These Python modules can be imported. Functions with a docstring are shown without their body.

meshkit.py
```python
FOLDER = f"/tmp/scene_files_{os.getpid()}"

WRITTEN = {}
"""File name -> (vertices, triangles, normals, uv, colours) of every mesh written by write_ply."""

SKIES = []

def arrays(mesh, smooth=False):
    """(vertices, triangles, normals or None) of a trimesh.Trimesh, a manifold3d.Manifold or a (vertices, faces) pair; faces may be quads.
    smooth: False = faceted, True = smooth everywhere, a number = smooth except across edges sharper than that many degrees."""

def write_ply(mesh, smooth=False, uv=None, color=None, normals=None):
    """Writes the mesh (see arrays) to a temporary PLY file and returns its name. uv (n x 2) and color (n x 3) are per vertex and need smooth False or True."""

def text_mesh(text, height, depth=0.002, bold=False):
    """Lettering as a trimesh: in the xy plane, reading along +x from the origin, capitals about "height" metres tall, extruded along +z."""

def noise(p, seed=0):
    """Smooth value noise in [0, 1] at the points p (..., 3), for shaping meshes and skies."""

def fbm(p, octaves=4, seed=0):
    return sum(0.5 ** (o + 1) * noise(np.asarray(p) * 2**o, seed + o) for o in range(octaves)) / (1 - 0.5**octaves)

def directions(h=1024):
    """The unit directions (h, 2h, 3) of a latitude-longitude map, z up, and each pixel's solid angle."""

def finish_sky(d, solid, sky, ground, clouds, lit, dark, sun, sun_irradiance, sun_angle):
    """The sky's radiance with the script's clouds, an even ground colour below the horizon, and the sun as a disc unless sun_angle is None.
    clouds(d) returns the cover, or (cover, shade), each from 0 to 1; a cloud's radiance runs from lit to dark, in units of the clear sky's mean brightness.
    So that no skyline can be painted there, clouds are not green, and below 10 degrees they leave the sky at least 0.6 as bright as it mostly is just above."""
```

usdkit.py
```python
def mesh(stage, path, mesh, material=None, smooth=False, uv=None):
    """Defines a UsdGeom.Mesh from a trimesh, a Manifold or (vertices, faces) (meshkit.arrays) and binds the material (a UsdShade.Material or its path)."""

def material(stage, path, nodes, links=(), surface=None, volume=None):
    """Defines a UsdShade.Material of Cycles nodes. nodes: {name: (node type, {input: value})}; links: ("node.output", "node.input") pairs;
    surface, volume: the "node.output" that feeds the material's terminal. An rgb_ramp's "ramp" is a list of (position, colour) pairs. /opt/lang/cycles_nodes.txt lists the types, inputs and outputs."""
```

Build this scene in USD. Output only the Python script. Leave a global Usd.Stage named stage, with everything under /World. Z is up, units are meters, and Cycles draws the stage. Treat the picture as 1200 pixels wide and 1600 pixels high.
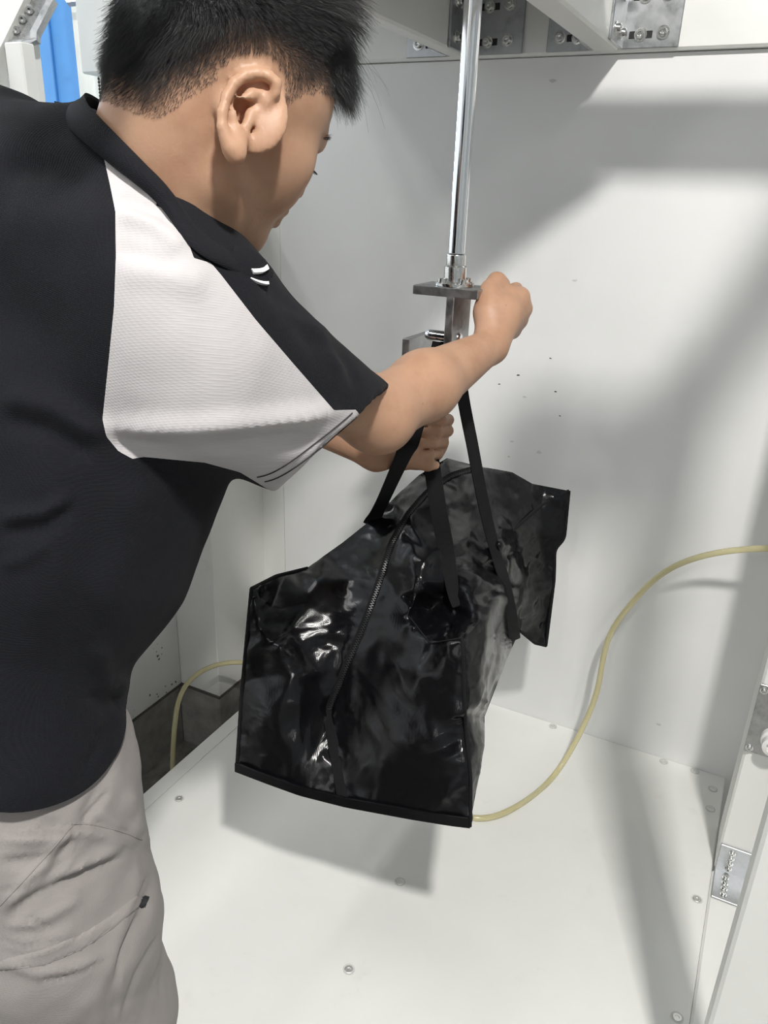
import math, random
import numpy as np
import trimesh
import manifold3d as m3
from pxr import Usd, UsdGeom, UsdLux, UsdShade, Sdf, Gf
import usdkit, meshkit

# ------------------------------------------------------------------ stage, camera
stage = Usd.Stage.CreateInMemory()
UsdGeom.SetStageUpAxis(stage, UsdGeom.Tokens.z)
UsdGeom.SetStageMetersPerUnit(stage, 1.0)
UsdGeom.Xform.Define(stage, '/World')
H = 1.15                                   # eye height above the white base board
PITCH, ROLL, YAW, F = 0.38700, 0.037513, -0.456034, 1216.68
_f = np.array([math.sin(YAW) * math.cos(PITCH), math.cos(YAW) * math.cos(PITCH), -math.sin(PITCH)])
_r = np.cross(_f, [0, 0, 1]); _r /= np.linalg.norm(_r)
_u = np.cross(_r, _f)
CR = math.cos(ROLL) * _r + math.sin(ROLL) * _u
CU = -math.sin(ROLL) * _r + math.cos(ROLL) * _u
CM = np.array([CR, CU, _f])
EYE = np.array([0, 0, H])
cam = UsdGeom.Camera.Define(stage, '/World/camera')
cam.CreateProjectionAttr('perspective')
cam.CreateHorizontalApertureAttr(36.0)
cam.CreateVerticalApertureAttr(48.0)
cam.CreateFocalLengthAttr(F / 1200 * 36.0)
cam.CreateClippingRangeAttr(Gf.Vec2f(0.02, 100))
_m = np.eye(4)
_m[0, :3], _m[1, :3], _m[2, :3], _m[3, :3] = CR, CU, -_f, EYE
UsdGeom.Xformable(cam).AddTransformOp().Set(Gf.Matrix4d(_m.tolist()))
cam.CreateExposureAttr(0.0)

# ------------------------------------------------------------------ lights
def rect_light(name, pos, target, w, h, power, color=(1, 1, 1)):
    L = UsdLux.RectLight.Define(stage, '/World/' + name)
    L.CreateWidthAttr(w); L.CreateHeightAttr(h)
    L.CreateIntensityAttr(power); L.CreateColorAttr(Gf.Vec3f(*color))
    z = np.array(pos, float) - np.array(target, float); z /= np.linalg.norm(z)
    x = np.cross([0, 0, 1.0] if abs(z[2]) < .99 else [0, 1.0, 0], z); x /= np.linalg.norm(x)
    y = np.cross(z, x)
    m = np.eye(4); m[0, :3], m[1, :3], m[2, :3], m[3, :3] = x, y, z, pos
    UsdGeom.Xformable(L).AddTransformOp().Set(Gf.Matrix4d(m.tolist()))
    return L
KEY_POS = (.45, -.20, 2.50)
rect_light('key_lamp', KEY_POS, (-.25, 1.2, .3), .13, .13, 960.0, (1.0, .975, .94))
for k, (lx, ly) in enumerate(((1.9, -2.6), (-1.9, -1.6), (-.2, -3.2), (-2.4, .7))):
    rect_light(f'fill_tube_{k:03d}', (lx, ly, 3.2), (lx, ly + .001, 0), .30, 1.25, 22.0, (1.0, .985, .955))  # unseen ceiling lamps added as fill light
rect_light('daylight_window', (-3.9, 2.6, 1.7), (-.9, 1.2, 1.1), 1.6, 1.8, 7.0, (.62, .80, 1.0))
dome = UsdLux.DomeLight.Define(stage, '/World/ambient_sky')
dome.CreateIntensityAttr(0.42); dome.CreateColorAttr(Gf.Vec3f(.92, .96, 1.0))

# ------------------------------------------------------------------ helpers
def ray(x, y): return np.array([(x - 600) / F, -(y - 800) / F, 1.0]) @ CM
def P(x, y, d): return EYE + ray(x, y) * d                       # point seen at (x, y), depth d along the view axis
def onX(x, y, X): r = ray(x, y); return EYE + r * (X / r[0])
def onY(x, y, Y): r = ray(x, y); return EYE + r * (Y / r[1])
def onZ(x, y, Z): r = ray(x, y); return EYE + r * ((Z - H) / r[2])
def project(v):
    c = (np.asarray(v, float) - EYE) @ CM.T
    return np.stack([600 + F * c[..., 0] / c[..., 2], 800 - F * c[..., 1] / c[..., 2]], -1), c[..., 2]

_used, _base = {}, {}
def numbered(parent, name):
    k = (parent, name); n = _used.get(k, -1) + 1; _used[k] = n
    return f'{parent}/{name}' if n == 0 else f'{parent}/{name}_{n:03d}'
def say(prim, label=None, cat=None, group=None, kind=None):
    for k, v in (('label', label), ('category', cat), ('group', group), ('kind', kind)):
        if v: prim.SetCustomDataByKey(k, v)
    return prim
def thing(name, label=None, cat=None, base=(0, 0, 0), group=None, kind=None):
    path = numbered('/World', name)
    x = UsdGeom.Xform.Define(stage, path)
    x.AddTranslateOp().Set(Gf.Vec3d(*map(float, base)))
    _base[path] = np.array(base, float)
    return say(x.GetPrim(), label, cat, group, kind)
def obj(name, mesh, mat, parent=None, smooth=30, label=None, cat=None, group=None, kind=None):
    """One Mesh in world coordinates, under parent (a prim) or /World."""
    pp = str(parent.GetPath()) if parent else '/World'
    path = numbered(pp, name)
    root = '/'.join(pp.split('/')[:3])
    b = _base.get(root, np.zeros(3))
    v, f = verts(mesh)
    tm = trimesh.Trimesh(v - b, f, process=False)
    return say(usdkit.mesh(stage, path, tm, mat, smooth=smooth).GetPrim(), label, cat, group, kind)
def verts(mesh):
    if hasattr(mesh, 'to_mesh'):
        q = mesh.to_mesh(); return np.array(q.vert_properties[:, :3], float), np.array(q.tri_verts)
    if isinstance(mesh, (tuple, list)): return np.asarray(mesh[0], float), np.asarray(mesh[1], int)
    return np.array(mesh.vertices), np.array(mesh.faces)
def cat_mesh(ms):
    V, Fc, n = [], [], 0
    for m in ms:
        v, f = verts(m); V.append(v); Fc.append(f + n); n += len(v)
    return trimesh.Trimesh(np.vstack(V), np.vstack(Fc), process=False)
def box(lo, hi, b=.002):
    """Box with chamfered edges."""
    lo, hi = np.minimum(lo, hi).astype(float), np.maximum(lo, hi).astype(float)
    b = min(b, (hi - lo).min() * .3)
    pts = []
    for k in range(3):
        for s in np.ndindex(2, 2, 2):
            p = [hi[i] - b if s[i] else lo[i] + b for i in range(3)]
            p[k] = hi[k] if s[k] else lo[k]
            pts.append(p)
    return m3.Manifold.hull_points(np.array(pts, np.float32))
def frame_of(d):
    d = np.array(d, float); d /= np.linalg.norm(d)
    a = np.cross(d, [0, 0, 1.0] if abs(d[2]) < .9 else [1.0, 0, 0]); a /= np.linalg.norm(a)
    return a, np.cross(d, a), d
def lathe(profile, origin, axis=(0, 0, 1), n=28):
    """profile: (radius, height) pairs along axis from origin."""
    a, b, d = frame_of(axis); origin = np.array(origin, float)
    pr = [(max(r, 1e-5), h) for r, h in profile]
    ang = np.arange(n) * 2 * math.pi / n
    V = np.vstack([origin + h * d + r * (np.cos(ang)[:, None] * a + np.sin(ang)[:, None] * b) for r, h in pr])
    Fc = []
    for i in range(len(pr) - 1):
        for j in range(n):
            p, q = i * n + j, i * n + (j + 1) % n
            Fc += [[p, q, q + n], [p, q + n, p + n]]
    Fc += [[0, j + 1, j] for j in range(1, n - 1)]
    o = (len(pr) - 1) * n
    Fc += [[o, o + j, o + j + 1] for j in range(1, n - 1)]
    t = trimesh.Trimesh(V, np.array(Fc), process=False)
    if t.volume < 0: t.invert()
    return t
def spline(pts, n=60):
    from scipy.interpolate import CubicSpline
    p = np.array(pts, float)
    t = np.r_[0, np.cumsum(np.sqrt(np.linalg.norm(np.diff(p, axis=0), axis=1)))]
    return CubicSpline(t, p)(np.linspace(0, t[-1], n))
def tube(path, r, sides=12):
    p = np.array(path, float); n = len(p); r = np.broadcast_to(r, (n,))
    t = np.gradient(p, axis=0); t /= np.linalg.norm(t, axis=1, keepdims=True)
    a = frame_of(t[0])[0]; A = []
    for i in range(n):
        a = a - t[i] * (a @ t[i]); a /= np.linalg.norm(a); A.append(a)
    A = np.array(A); B = np.cross(t, A); ang = np.arange(sides) * 2 * math.pi / sides
    V = (p[:, None] + r[:, None, None] * (np.cos(ang)[None, :, None] * A[:, None] + np.sin(ang)[None, :, None] * B[:, None])).reshape(-1, 3)
    Fc = []
    for i in range(n - 1):
        for j in range(sides):
            q, s = i * sides + j, i * sides + (j + 1) % sides
            Fc += [[q, s, s + sides], [q, s + sides, q + sides]]
    Fc += [[0, j + 1, j] for j in range(1, sides - 1)]
    o = (n - 1) * sides
    Fc += [[o, o + j, o + j + 1] for j in range(1, sides - 1)]
    return trimesh.Trimesh(V, np.array(Fc), process=False)
def strap(path, side, w, t, prof=None):
    """Flat band along path; side: the width direction at each point."""
    p = np.array(path, float); n = len(p)
    T = np.gradient(p, axis=0); T /= np.linalg.norm(T, axis=1, keepdims=True)
    S = np.broadcast_to(np.array(side, float), (n, 3)); S = S - T * (S * T).sum(1, keepdims=True); S /= np.linalg.norm(S, axis=1, keepdims=True)
    N = np.cross(T, S); w = np.broadcast_to(w, (n,))[:, None]
    sec = [(-.5, -.3), (-.44, -.5), (.44, -.5), (.5, -.3), (.5, .3), (.44, .5), (-.44, .5), (-.5, .3)]
    k = len(sec)
    V = np.stack([p + S * w * a + N * t * b for a, b in sec], 1).reshape(-1, 3)
    Fc = []
    for i in range(n - 1):
        for j in range(k):
            q, s = i * k + j, i * k + (j + 1) % k
            Fc += [[q, s, s + k], [q, s + k, q + k]]
    Fc += [[0, j + 1, j] for j in range(1, k - 1)]
    o = (n - 1) * k
    Fc += [[o, o + j, o + j + 1] for j in range(1, k - 1)]
    m = trimesh.Trimesh(V, np.array(Fc), process=False)
    if m.volume < 0: m.invert()
    return m

# ------------------------------------------------------------------ materials
def look(name, nodes, links=(), surface='p.BSDF'):
    return usdkit.material(stage, '/World/Looks/' + name, nodes, links, surface=surface)
def paint(name, color, rough=.45, var=.04, scale=6.0, bump=.02, spec=.4, dirt=None, dirt_amt=0.0):
    """Painted board or metal: slight tone variation, faint relief, optional smudges."""
    c = np.array(color)
    n = {'g': ('geometry', {}),
         'n': ('noise_texture', {'scale': scale, 'detail': 5.0, 'roughness': .6}),
         'r': ('rgb_ramp', {'ramp': [(.3, tuple(c * (1 - var))), (.7, tuple(np.minimum(c * (1 + var), 1)))]}),
         'n2': ('noise_texture', {'scale': 140.0, 'detail': 3.0}),
         'b': ('bump', {'strength': bump, 'distance': .004}),
         'p': ('principled_bsdf', {'roughness': rough, 'specular_ior_level': spec})}
    l = [('g.position', 'n.vector'), ('n.fac', 'r.fac'), ('g.position', 'n2.vector'), ('n2.fac', 'b.height'), ('b.normal', 'p.normal')]
    if dirt is not None:
        n['n3'] = ('noise_texture', {'scale': 11.0, 'detail': 7.0, 'roughness': .72})
        n['r3'] = ('rgb_ramp', {'ramp': [(0.60, (0, 0, 0)), (.78, (dirt_amt,) * 3)]})
        n['mx'] = ('mix_color', {'b': dirt})
        l += [('g.position', 'n3.vector'), ('n3.fac', 'r3.fac'), ('r3.color', 'mx.fac'), ('r.color', 'mx.a'), ('mx.result', 'p.base_color')]
    else:
        l += [('r.color', 'p.base_color')]
    return look(name, n, l)
def metal(name, color, rough=.3, var=.15, scale=30.0, stretch=(1, 1, 1), aniso=0.0):
    c = np.array(color)
    return look(name, {'g': ('geometry', {}), 'm': ('mapping', {'scale': stretch}),
        'n': ('noise_texture', {'scale': scale, 'detail': 5.0, 'roughness': .65}),
        'r': ('rgb_ramp', {'ramp': [(.3, tuple(c * (1 - var))), (.7, tuple(np.minimum(c * (1 + var), 1)))]}),
        'q': ('map_range', {'from_min': .3, 'from_max': .7, 'to_min': max(rough - .08, .03), 'to_max': rough + .1}),
        'p': ('principled_bsdf', {'metallic': 1.0, 'anisotropic': aniso})},
        [('g.position', 'm.vector'), ('m.vector', 'n.vector'), ('n.fac', 'r.fac'), ('r.color', 'p.base_color'), ('n.fac', 'q.value'), ('q.result', 'p.roughness')])
M_board = paint('white_board', (.80, .80, .77), rough=.42, var=.025, dirt=(.52, .49, .42), dirt_amt=.22, bump=.015)
M_panel = paint('white_panel', (.80, .80, .79), rough=.38, var=.02, dirt=(.6, .58, .54), dirt_amt=.12, bump=.012)
M_frame = paint('white_powder_coat', (.80, .80, .77), rough=.4, var=.02, scale=9, bump=.03)
M_wall = paint('white_tiled_wall', (.78, .78, .75), rough=.35, var=.03, dirt=(.45, .42, .36), dirt_amt=.3)
M_kerb = paint('grey_concrete', (.30, .29, .27), rough=.8, var=.25, scale=18, bump=.3, dirt=(.10, .095, .08), dirt_amt=.7)
M_ground = paint('dirty_concrete', (.20, .19, .17), rough=.85, var=.45, scale=22, bump=.5, dirt=(.035, .033, .03), dirt_amt=.9)
M_blue = paint('blue_door_paint', (.10, .33, .72), rough=.45, var=.12, scale=3)
M_cloth = paint('white_blind_fabric', (.82, .83, .78), rough=.8, var=.05, scale=14, bump=.2)
M_zinc = metal('zinc_plate', (.47, .48, .49), rough=.38, var=.16, scale=24)
M_steel = metal('raw_steel', (.42, .42, .42), rough=.36, var=.22, scale=40)
M_chrome = metal('polished_chrome', (.78, .79, .81), rough=.09, var=.04, scale=60, stretch=(1, 1, .1))
M_bolt = metal('bright_bolt', (.72, .72, .70), rough=.18, var=.1, scale=90)
M_dark = look('black_rubber', {'p': ('principled_bsdf', {'base_color': (.012, .012, .012), 'roughness': .6})})
M_grout = look('dark_grout', {'p': ('principled_bsdf', {'base_color': (.09, .085, .075), 'roughness': .9})})

# ------------------------------------------------------------------ the setting
GZ = -.28
YB, XL, XR = 1.561, -.97, .0865
fl = thing('floor', 'white painted base board with countersunk screws under the bag', 'floor', (-.44, 1.05, 0), kind='structure')
obj('base_board', box((XL, .535, -.03), (XR, YB, 0), .002), M_board, fl)
obj('skirt', box((XL + .02, .555, GZ), (XR - .02, YB, -.031), .004), M_frame, fl)
obj('edge_strip', box((XL + .0005, .54, .0002), (XL + .034, YB - .002, .0022), .0008), M_board, fl)
M_screw = metal('zinc_screw', (.80, .80, .78), rough=.45, var=.1)
M_rim = paint('screw_recess', (.62, .62, .59), rough=.6)
def floor_screw(x, y):
    c = np.array([x, y, 0.0])
    s = obj('screw', lathe([(.0072, .0002), (.0072, .0009), (.0062, .0015), (.0035, .0015), (.0033, .0004), (.00001, .0003)], c, n=18), M_screw, fl)
    obj('recess_ring', lathe([(.0098, -.0002), (.0098, .0006), (.0088, .0007), (.0073, .0003), (.0073, -.0002)], c, n=20), M_rim, s)
for px, py in ((625, 1378), (545, 1515), (1058, 1590), (1089, 1405), (280, 1248), (864, 1135), (1037, 1190), (1086, 1205), (1114, 1233), (1110, 1264)):
    q = onZ(px, py, 0); floor_screw(q[0], q[1])
wb = thing('wall_back', 'white panel behind the bag at the back of the machine', 'wall', (-.4, YB, 0), kind='structure')
obj('panel', box((-1.054, YB, GZ), (.6, YB + .02, 1.389), .0015), M_panel, wb)
# scuff marks: small chips in the paint
rng = random.Random(4)
for px, py, s in ((842, 706, 5), (795, 713, 3), (820, 620, 3), (810, 586, 2.5), (868, 612, 2), (898, 438, 4), (863, 126, 5), (780, 600, 2), (1030, 1132, 4), (800, 690, 3), (860, 560, 2), (875, 650, 2)):
    c = onY(px, py, YB); r = s / F * 1.7
    pts = []
    for k in range(9):
        a = k * 2 * math.pi / 9; rr = r * (.45 + .6 * rng.random())
        pts += [c + [rr * 1.2 * math.cos(a), dy, rr * .6 * math.sin(a)] for dy in (-.0004, .0005)]
    obj('scuff', m3.Manifold.hull_points(np.array(pts, np.float32)), M_rim if s > 2.6 else M_grout, wb)
wl = thing('wall_left', 'dirty white wall beyond the trough on the left', 'wall', (-1.25, 1.0, GZ), kind='structure')
rim = -.094
obj('wall_face', box((-1.35, .35, rim + .006), (-1.25, 1.35, .95), .002), M_wall, wl)
obj('wall_end', box((-1.35, 1.3502, rim + .006), (-1.123, 1.58, 1.15), .002), M_wall, wl)
obj('kerb', box((-1.35, .35, GZ - .02), (-1.256, 1.35, rim), .004), M_kerb, wl)
obj('kerb', box((-1.35, 1.3502, GZ - .02), (-1.127, 1.58, rim), .004), M_kerb, wl)
obj('grout_line', box((-1.30, .35, rim - .0002), (-1.2488, 1.3512, rim + .0062), .0005), M_grout, wl)
obj('grout_line', box((-1.30, 1.347, rim - .0002), (-1.1218, 1.5, rim + .0062), .0005), M_grout, wl)
M_mould = look('grey_mould', {'p': ('principled_bsdf', {'base_color': (.22, .21, .18), 'roughness': .9})})
rg2 = random.Random(8)
for k in range(20):
    c = np.array([-1.25, 1.27 + rg2.gauss(0, .008), .045 + rg2.gauss(0, .012)]) if k < 9 else np.array([-1.25, rg2.uniform(1.1, 1.34), rim + .012 + abs(rg2.gauss(0, .014))])
    r = rg2.uniform(.001, .0042)
    pts = [c + [dx, r * math.cos(a) * rg2.uniform(.5, 1.1), r * math.sin(a) * rg2.uniform(.5, 1.1)] for a in np.arange(8) * .785 for dx in (-.0004, .0005)]
    obj('mould_spot', m3.Manifold.hull_points(np.array(pts, np.float32)), M_mould, wl)
gr = obj('floor', box((-4, -4.5, GZ - .1), (3.5, 4, GZ), .01), M_ground, label='dirty dark concrete ground in the trough beside the white board', cat='ground', kind='structure')

# ------------------------------------------------------------------ room around the machine
M_room = paint('room_wall', (.62, .64, .64), rough=.7, var=.05)
obj('wall_front', box((-4, -4.6, GZ), (3.5, -4.5, 3.3)), M_room, label='plain wall behind the viewer', cat='wall', kind='structure')
obj('wall_right', box((3.4, -4.5, GZ), (3.5, 4, 3.3)), M_room, label='plain wall on the right of the room', cat='wall', kind='structure')
obj('ceiling', box((-4, -4.6, 3.3), (3.5, 4, 3.4)), M_room, label='plain ceiling of the room', cat='ceiling', kind='structure')
wf = thing('wall_back', 'plain pale wall of the building far behind the machine', 'wall', (-1, 3.0, 0), kind='structure')
obj('far_wall', box((-4, 3.0, GZ), (3.5, 3.1, 3.3)), M_room, wf)
obj('pillar', box((-1.185, 1.566, GZ), (-1.0555, 1.70, 1.386)), M_frame, wf)
# ------------------------------------------------------------------ machine frame
def bolt(parent, c, axis, r=.0075, name='bolt', mat=None):
    """Socket-head cap screw on a washer."""
    a = np.array(axis, float)
    return obj(name, lathe([(r * 1.55, 0), (r * 1.55, r * .22), (r * 1.02, r * .24), (r * 1.02, r * 1.15), (r * .9, r * 1.3), (r * .55, r * 1.3), (r * .5, r * .6), (.00001, r * .55)], c, a, n=16), mat or M_bolt, parent)
mf = thing('machine_frame', 'white steel machine frame with overhead beams bolted on by metal angle brackets', 'frame', (-.4, 1.5, 0))
CB = 1.545                                                  # front face of the crossbeam
obj('crossbeam', box((-1.6, CB, 1.39), (1.2, CB + .06, 1.55), .004), M_frame, mf)
obj('beam', box((-.655, .35, 1.392), (-.622, CB - .001, 1.60), .004), M_frame, mf)
obj('beam', box((-.388, .35, 1.392), (-.342, CB - .001, 1.60), .004), M_frame, mf)
def bracket(x0, x1, side, lit=True):
    """Angle bracket: plate on the crossbeam and a leg along the beam's side (side: x of the beam face, +1 or -1)."""
    xs, s = side
    t = .005
    plate = box((x0, CB - t, 1.393), (x1, CB, 1.55), .0012)
    leg = box((xs, CB - .095, 1.393), (xs + s * t, CB, 1.55), .0012)
    br = obj('angle_bracket', plate + leg, M_zinc, mf)
    w = x1 - x0
    for fz in (1.413, 1.468):
        for k, fx in enumerate((.34, .72)):
            c = (x0 + w * (fx if s > 0 else 1 - fx), CB - t, fz + (.002 if k else 0))
            bolt(br, c, (0, -1, 0), .0068)
        sx = x0 + w * (.34 if s > 0 else .66)
        obj('slot', box((sx - .019, CB - t - .0006, fz - .0055), (sx + .019, CB - t + .001, fz + .0055), .002), M_dark, br)
        for fy in (.03, .07):
            bolt(br, (xs + s * t, CB - fy, fz), (s, 0, 0), .0068)
bracket(-.616, -.515, (-.622, 1))
bracket(-.470, -.388, (-.388, -1))
bracket(-.342, -.246, (-.342, 1))
bracket(-.745, -.655, (-.655, -1))
# right-hand post, rail and their corner plates
obj('post', box((.0885, 1.28, .001), (.22, 1.40, 1.392), .004), M_frame, mf)
obj('rail', box((.0870, .3, -.06), (.22, 1.279, .0015), .004), M_frame, mf)
cb = obj('corner_plate', box((.0905, 1.2745, .003), (.175, 1.2795, .066), .001) + box((.0905, 1.2055, .002), (.175, 1.2795, .0065), .001), M_zinc, mf)
for zz, nm in ((.018, 0), (.030, 0), (.042, 0), (.054, 0)):
    bolt(cb, (.112, 1.2745, zz), (0, -1, 0), .0038)
for yy in (1.218, 1.232, 1.246, 1.260):
    bolt(cb, (.110, yy, .0065), (0, 0, 1), .0038)
sp = obj('socket_plate', box((.0875, 1.2755, .277), (.19, 1.2798, .414), .001), M_steel, mf)
for cx, cz in ((.095, .403), (.095, .286), (.18, .403), (.18, .286)):
    bolt(sp, (cx, 1.2755, cz), (0, -1, 0), .0042)
obj('socket_knob', lathe([(.021, 0), (.021, .012), (.018, .016), (.018, .03), (.012, .032), (.011, .02), (.0001, .02)], (.128, 1.2755, .318), (0, -1, 0), 24), M_frame, sp, label='white round knob')
obj('front_post', box((.0895, .76, .002), (.150, .81, 1.57), .004), M_frame, mf)
# unseen parts added above and beside the view to cast shadows into it
def bar(a, b, w, h, up=(0, 1, 0)):
    a, b = np.array(a, float), np.array(b, float); d = (b - a) / np.linalg.norm(b - a); s_ = np.cross(d, up); s_ /= np.linalg.norm(s_); t_ = np.cross(s_, d)
    return m3.Manifold.hull_points(np.array([p + s_ * i * w / 2 + t_ * j * h / 2 for p in (a, b) for i in (-1, 1) for j in (-1, 1)], np.float32))
obj('shadow_box', box((-.044, .69, 1.484), (.104, .762, 1.572), .006), M_frame, mf)  # added box, out of view, widens the shadow on the back panel
_tp = [(-.95, .72), (-.236, .72), (-.236, .90), (-.229, .955), (-.205, 1.02), (-.175, 1.085), (-.148, 1.131), (-.390, 1.175), (-.390, 1.535), (-.60, 1.535), (-.95, 1.535)]
obj('shadow_plate', trimesh.creation.extrude_polygon(__import__('shapely').Polygon(_tp).difference(__import__('shapely').Point(-.442, 1.108).buffer(.035)), .012, engine='earcut').apply_translation((0, 0, 1.4955)), M_zinc, mf)  # added plate, outline shaped to shade the upper left of the panel
obj('brace', bar((.125, .735, 1.55), (.36, .735, 2.12), .062, .05), M_frame, mf)  # added bar, out of view, casts the slanting shadow
obj('crossbeam', box((-.95, 1.132, 1.508), (.7, 1.172, 1.588), .004), M_frame, mf)  # added beam, out of view, casts the level shadow band
obj('added_upright', box((.62, 1.12, -.28), (.70, 1.18, 1.588), .005), M_frame, mf)  # added, out of view, holds up the shadow-casting beam
# ------------------------------------------------------------------ pull rod with its clamp
RX, RY = -.442, 1.108
pr = thing('pull_rod', 'chrome rod hanging from above with a steel L-shaped clamp and pin', 'machine part', (RX, RY, 1.03))
obj('rod', lathe([(.0122, 1.075), (.0122, 1.75)], (RX, RY, 0)), M_chrome, pr)
cl = obj('collar', lathe([(.0105, 1.074), (.0135, 1.073), (.0142, 1.071), (.0142, 1.058), (.0132, 1.056), (.0105, 1.056)], (RX, RY, 0)), M_bolt, pr)
fg = obj('flange', lathe([(.014, 1.058), (.0165, 1.056), (.0165, 1.036), (.019, 1.034), (.029, 1.0335), (.029, 1.0295)], (RX, RY, 0), n=32), M_bolt, pr)
for k in range(4):
    a = math.radians(45 + 90 * k + 10)
    bolt(fg, (RX + .0225 * math.cos(a), RY + .0225 * math.sin(a), 1.0335), (0, 0, 1), .0052)
pl = obj('clamp_plate', box((-.494, RY - .034, 1.016), (-.392, RY + .036, 1.029), .0012) + box((-.440, RY - .034, .885), (-.4275, RY + .036, 1.02), .0012), M_steel, pr)
obj('pin', lathe([(.0001, -.074), (.0055, -.073), (.0078, -.069), (.0080, -.065), (.0080, -.018), (.006, -.016)], (-.408, RY - .004, .955), (1, 0, 0), 20), M_chrome, pr)
obj('jaw_plate', box((-.502, RY - .045, .80), (-.490, RY + .045, .952), .001) , M_steel, pr)
# ------------------------------------------------------------------ hose
hp = [(-1.03, 1.04, -.24), (-1.05, 1.08, -.12), (-1.075, 1.13, -.0), (-1.09, 1.19, .055), (-1.07, 1.28, .068), (-1.0, 1.36, .05), (-.88, 1.42, .02), (-.70, 1.36, .0065), (-.52, 1.22, .0065)]
for px, py in ((735, 1277), (800, 1264), (860, 1218)):
    q = onZ(px, py, .006); hp.append(q)
for px, py, yy in ((893, 1170, 1.42), (918, 1120, 1.455), (935, 1070, 1.47), (950, 1000, 1.48), (985, 945, 1.48), (1040, 893, 1.475), (1110, 866, 1.465), (1170, 858, 1.45), (1215, 858, 1.44), (1300, 880, 1.43)):
    hp.append(onY(px, py, yy))
M_hose = look('clear_yellow_hose', {'p': ('principled_bsdf', {'base_color': (.80, .74, .46), 'roughness': .18, 'transmission_weight': .55, 'ior': 1.42, 'specular_ior_level': .5})})
obj('hose', tube(spline(hp, 220), .0058, 14), M_hose, smooth=60, label='clear yellowish plastic hose looping over the white board behind the bag', cat='hose')
# ------------------------------------------------------------------ upper left: second frame, blue door, blind
def prism_px(px, d0, thick):
    """A flat plate whose outline was traced at depth d0, with real thickness away from the viewer."""
    f = np.array([P(x, y, d0) for x, y in px]); c = f.mean(0); n = np.cross(f[1] - f[0], f[2] - f[0]); n /= np.linalg.norm(n)
    if n @ (c - EYE) < 0: n = -n
    k = len(f); V = np.vstack([f, f + n * thick]); T = [[0, i, i + 1] for i in range(1, k - 1)] + [[k, k + i + 1, k + i] for i in range(1, k - 1)]
    for i in range(k): j = (i + 1) % k; T += [[i, i + k, j + k], [i, j + k, j]]
    m = trimesh.Trimesh(V, np.array(T), process=False); m.fix_normals(); return m
lf = thing('side_frame', 'white steel post and sloping brace with a dark bolted bracket behind the man', 'frame', (-1.5, 1.28, GZ))
obj('post', box((-1.540, 1.285, GZ), (-1.490, 1.320, 1.412), .003), M_frame, lf)
obj('brace', prism_px([(-70, 215), (2, 71), (38, -2), (80, -95), (-20, -140), (-150, 100)], 1.60, .06), M_frame, lf)
sb = obj('gusset_bracket', prism_px([(3, 71), (39, -3), (84, -3), (57, 48), (57, 62), (48, 67)], 1.62, .006), M_steel, lf)
obj('gusset_edge', prism_px([(3, 71), (48, 67), (57, 62), (57, 58), (46, 62), (14, 62)], 1.612, .012), M_zinc, sb)
obj('gusset_edge', prism_px([(57, 50), (84, -3), (74, -3), (47, 48), (47, 62), (57, 60)], 1.612, .02), M_zinc, sb)
for bx, by in ((24, 47), (34, 30), (45, 16)):
    bolt(sb, P(bx, by, 1.62), EYE - P(bx, by, 1.62), .0075)
obj('panel', box((-2.2, 1.36, .4), (-1.541, 1.38, 1.9), .003), M_frame, lf)
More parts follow.
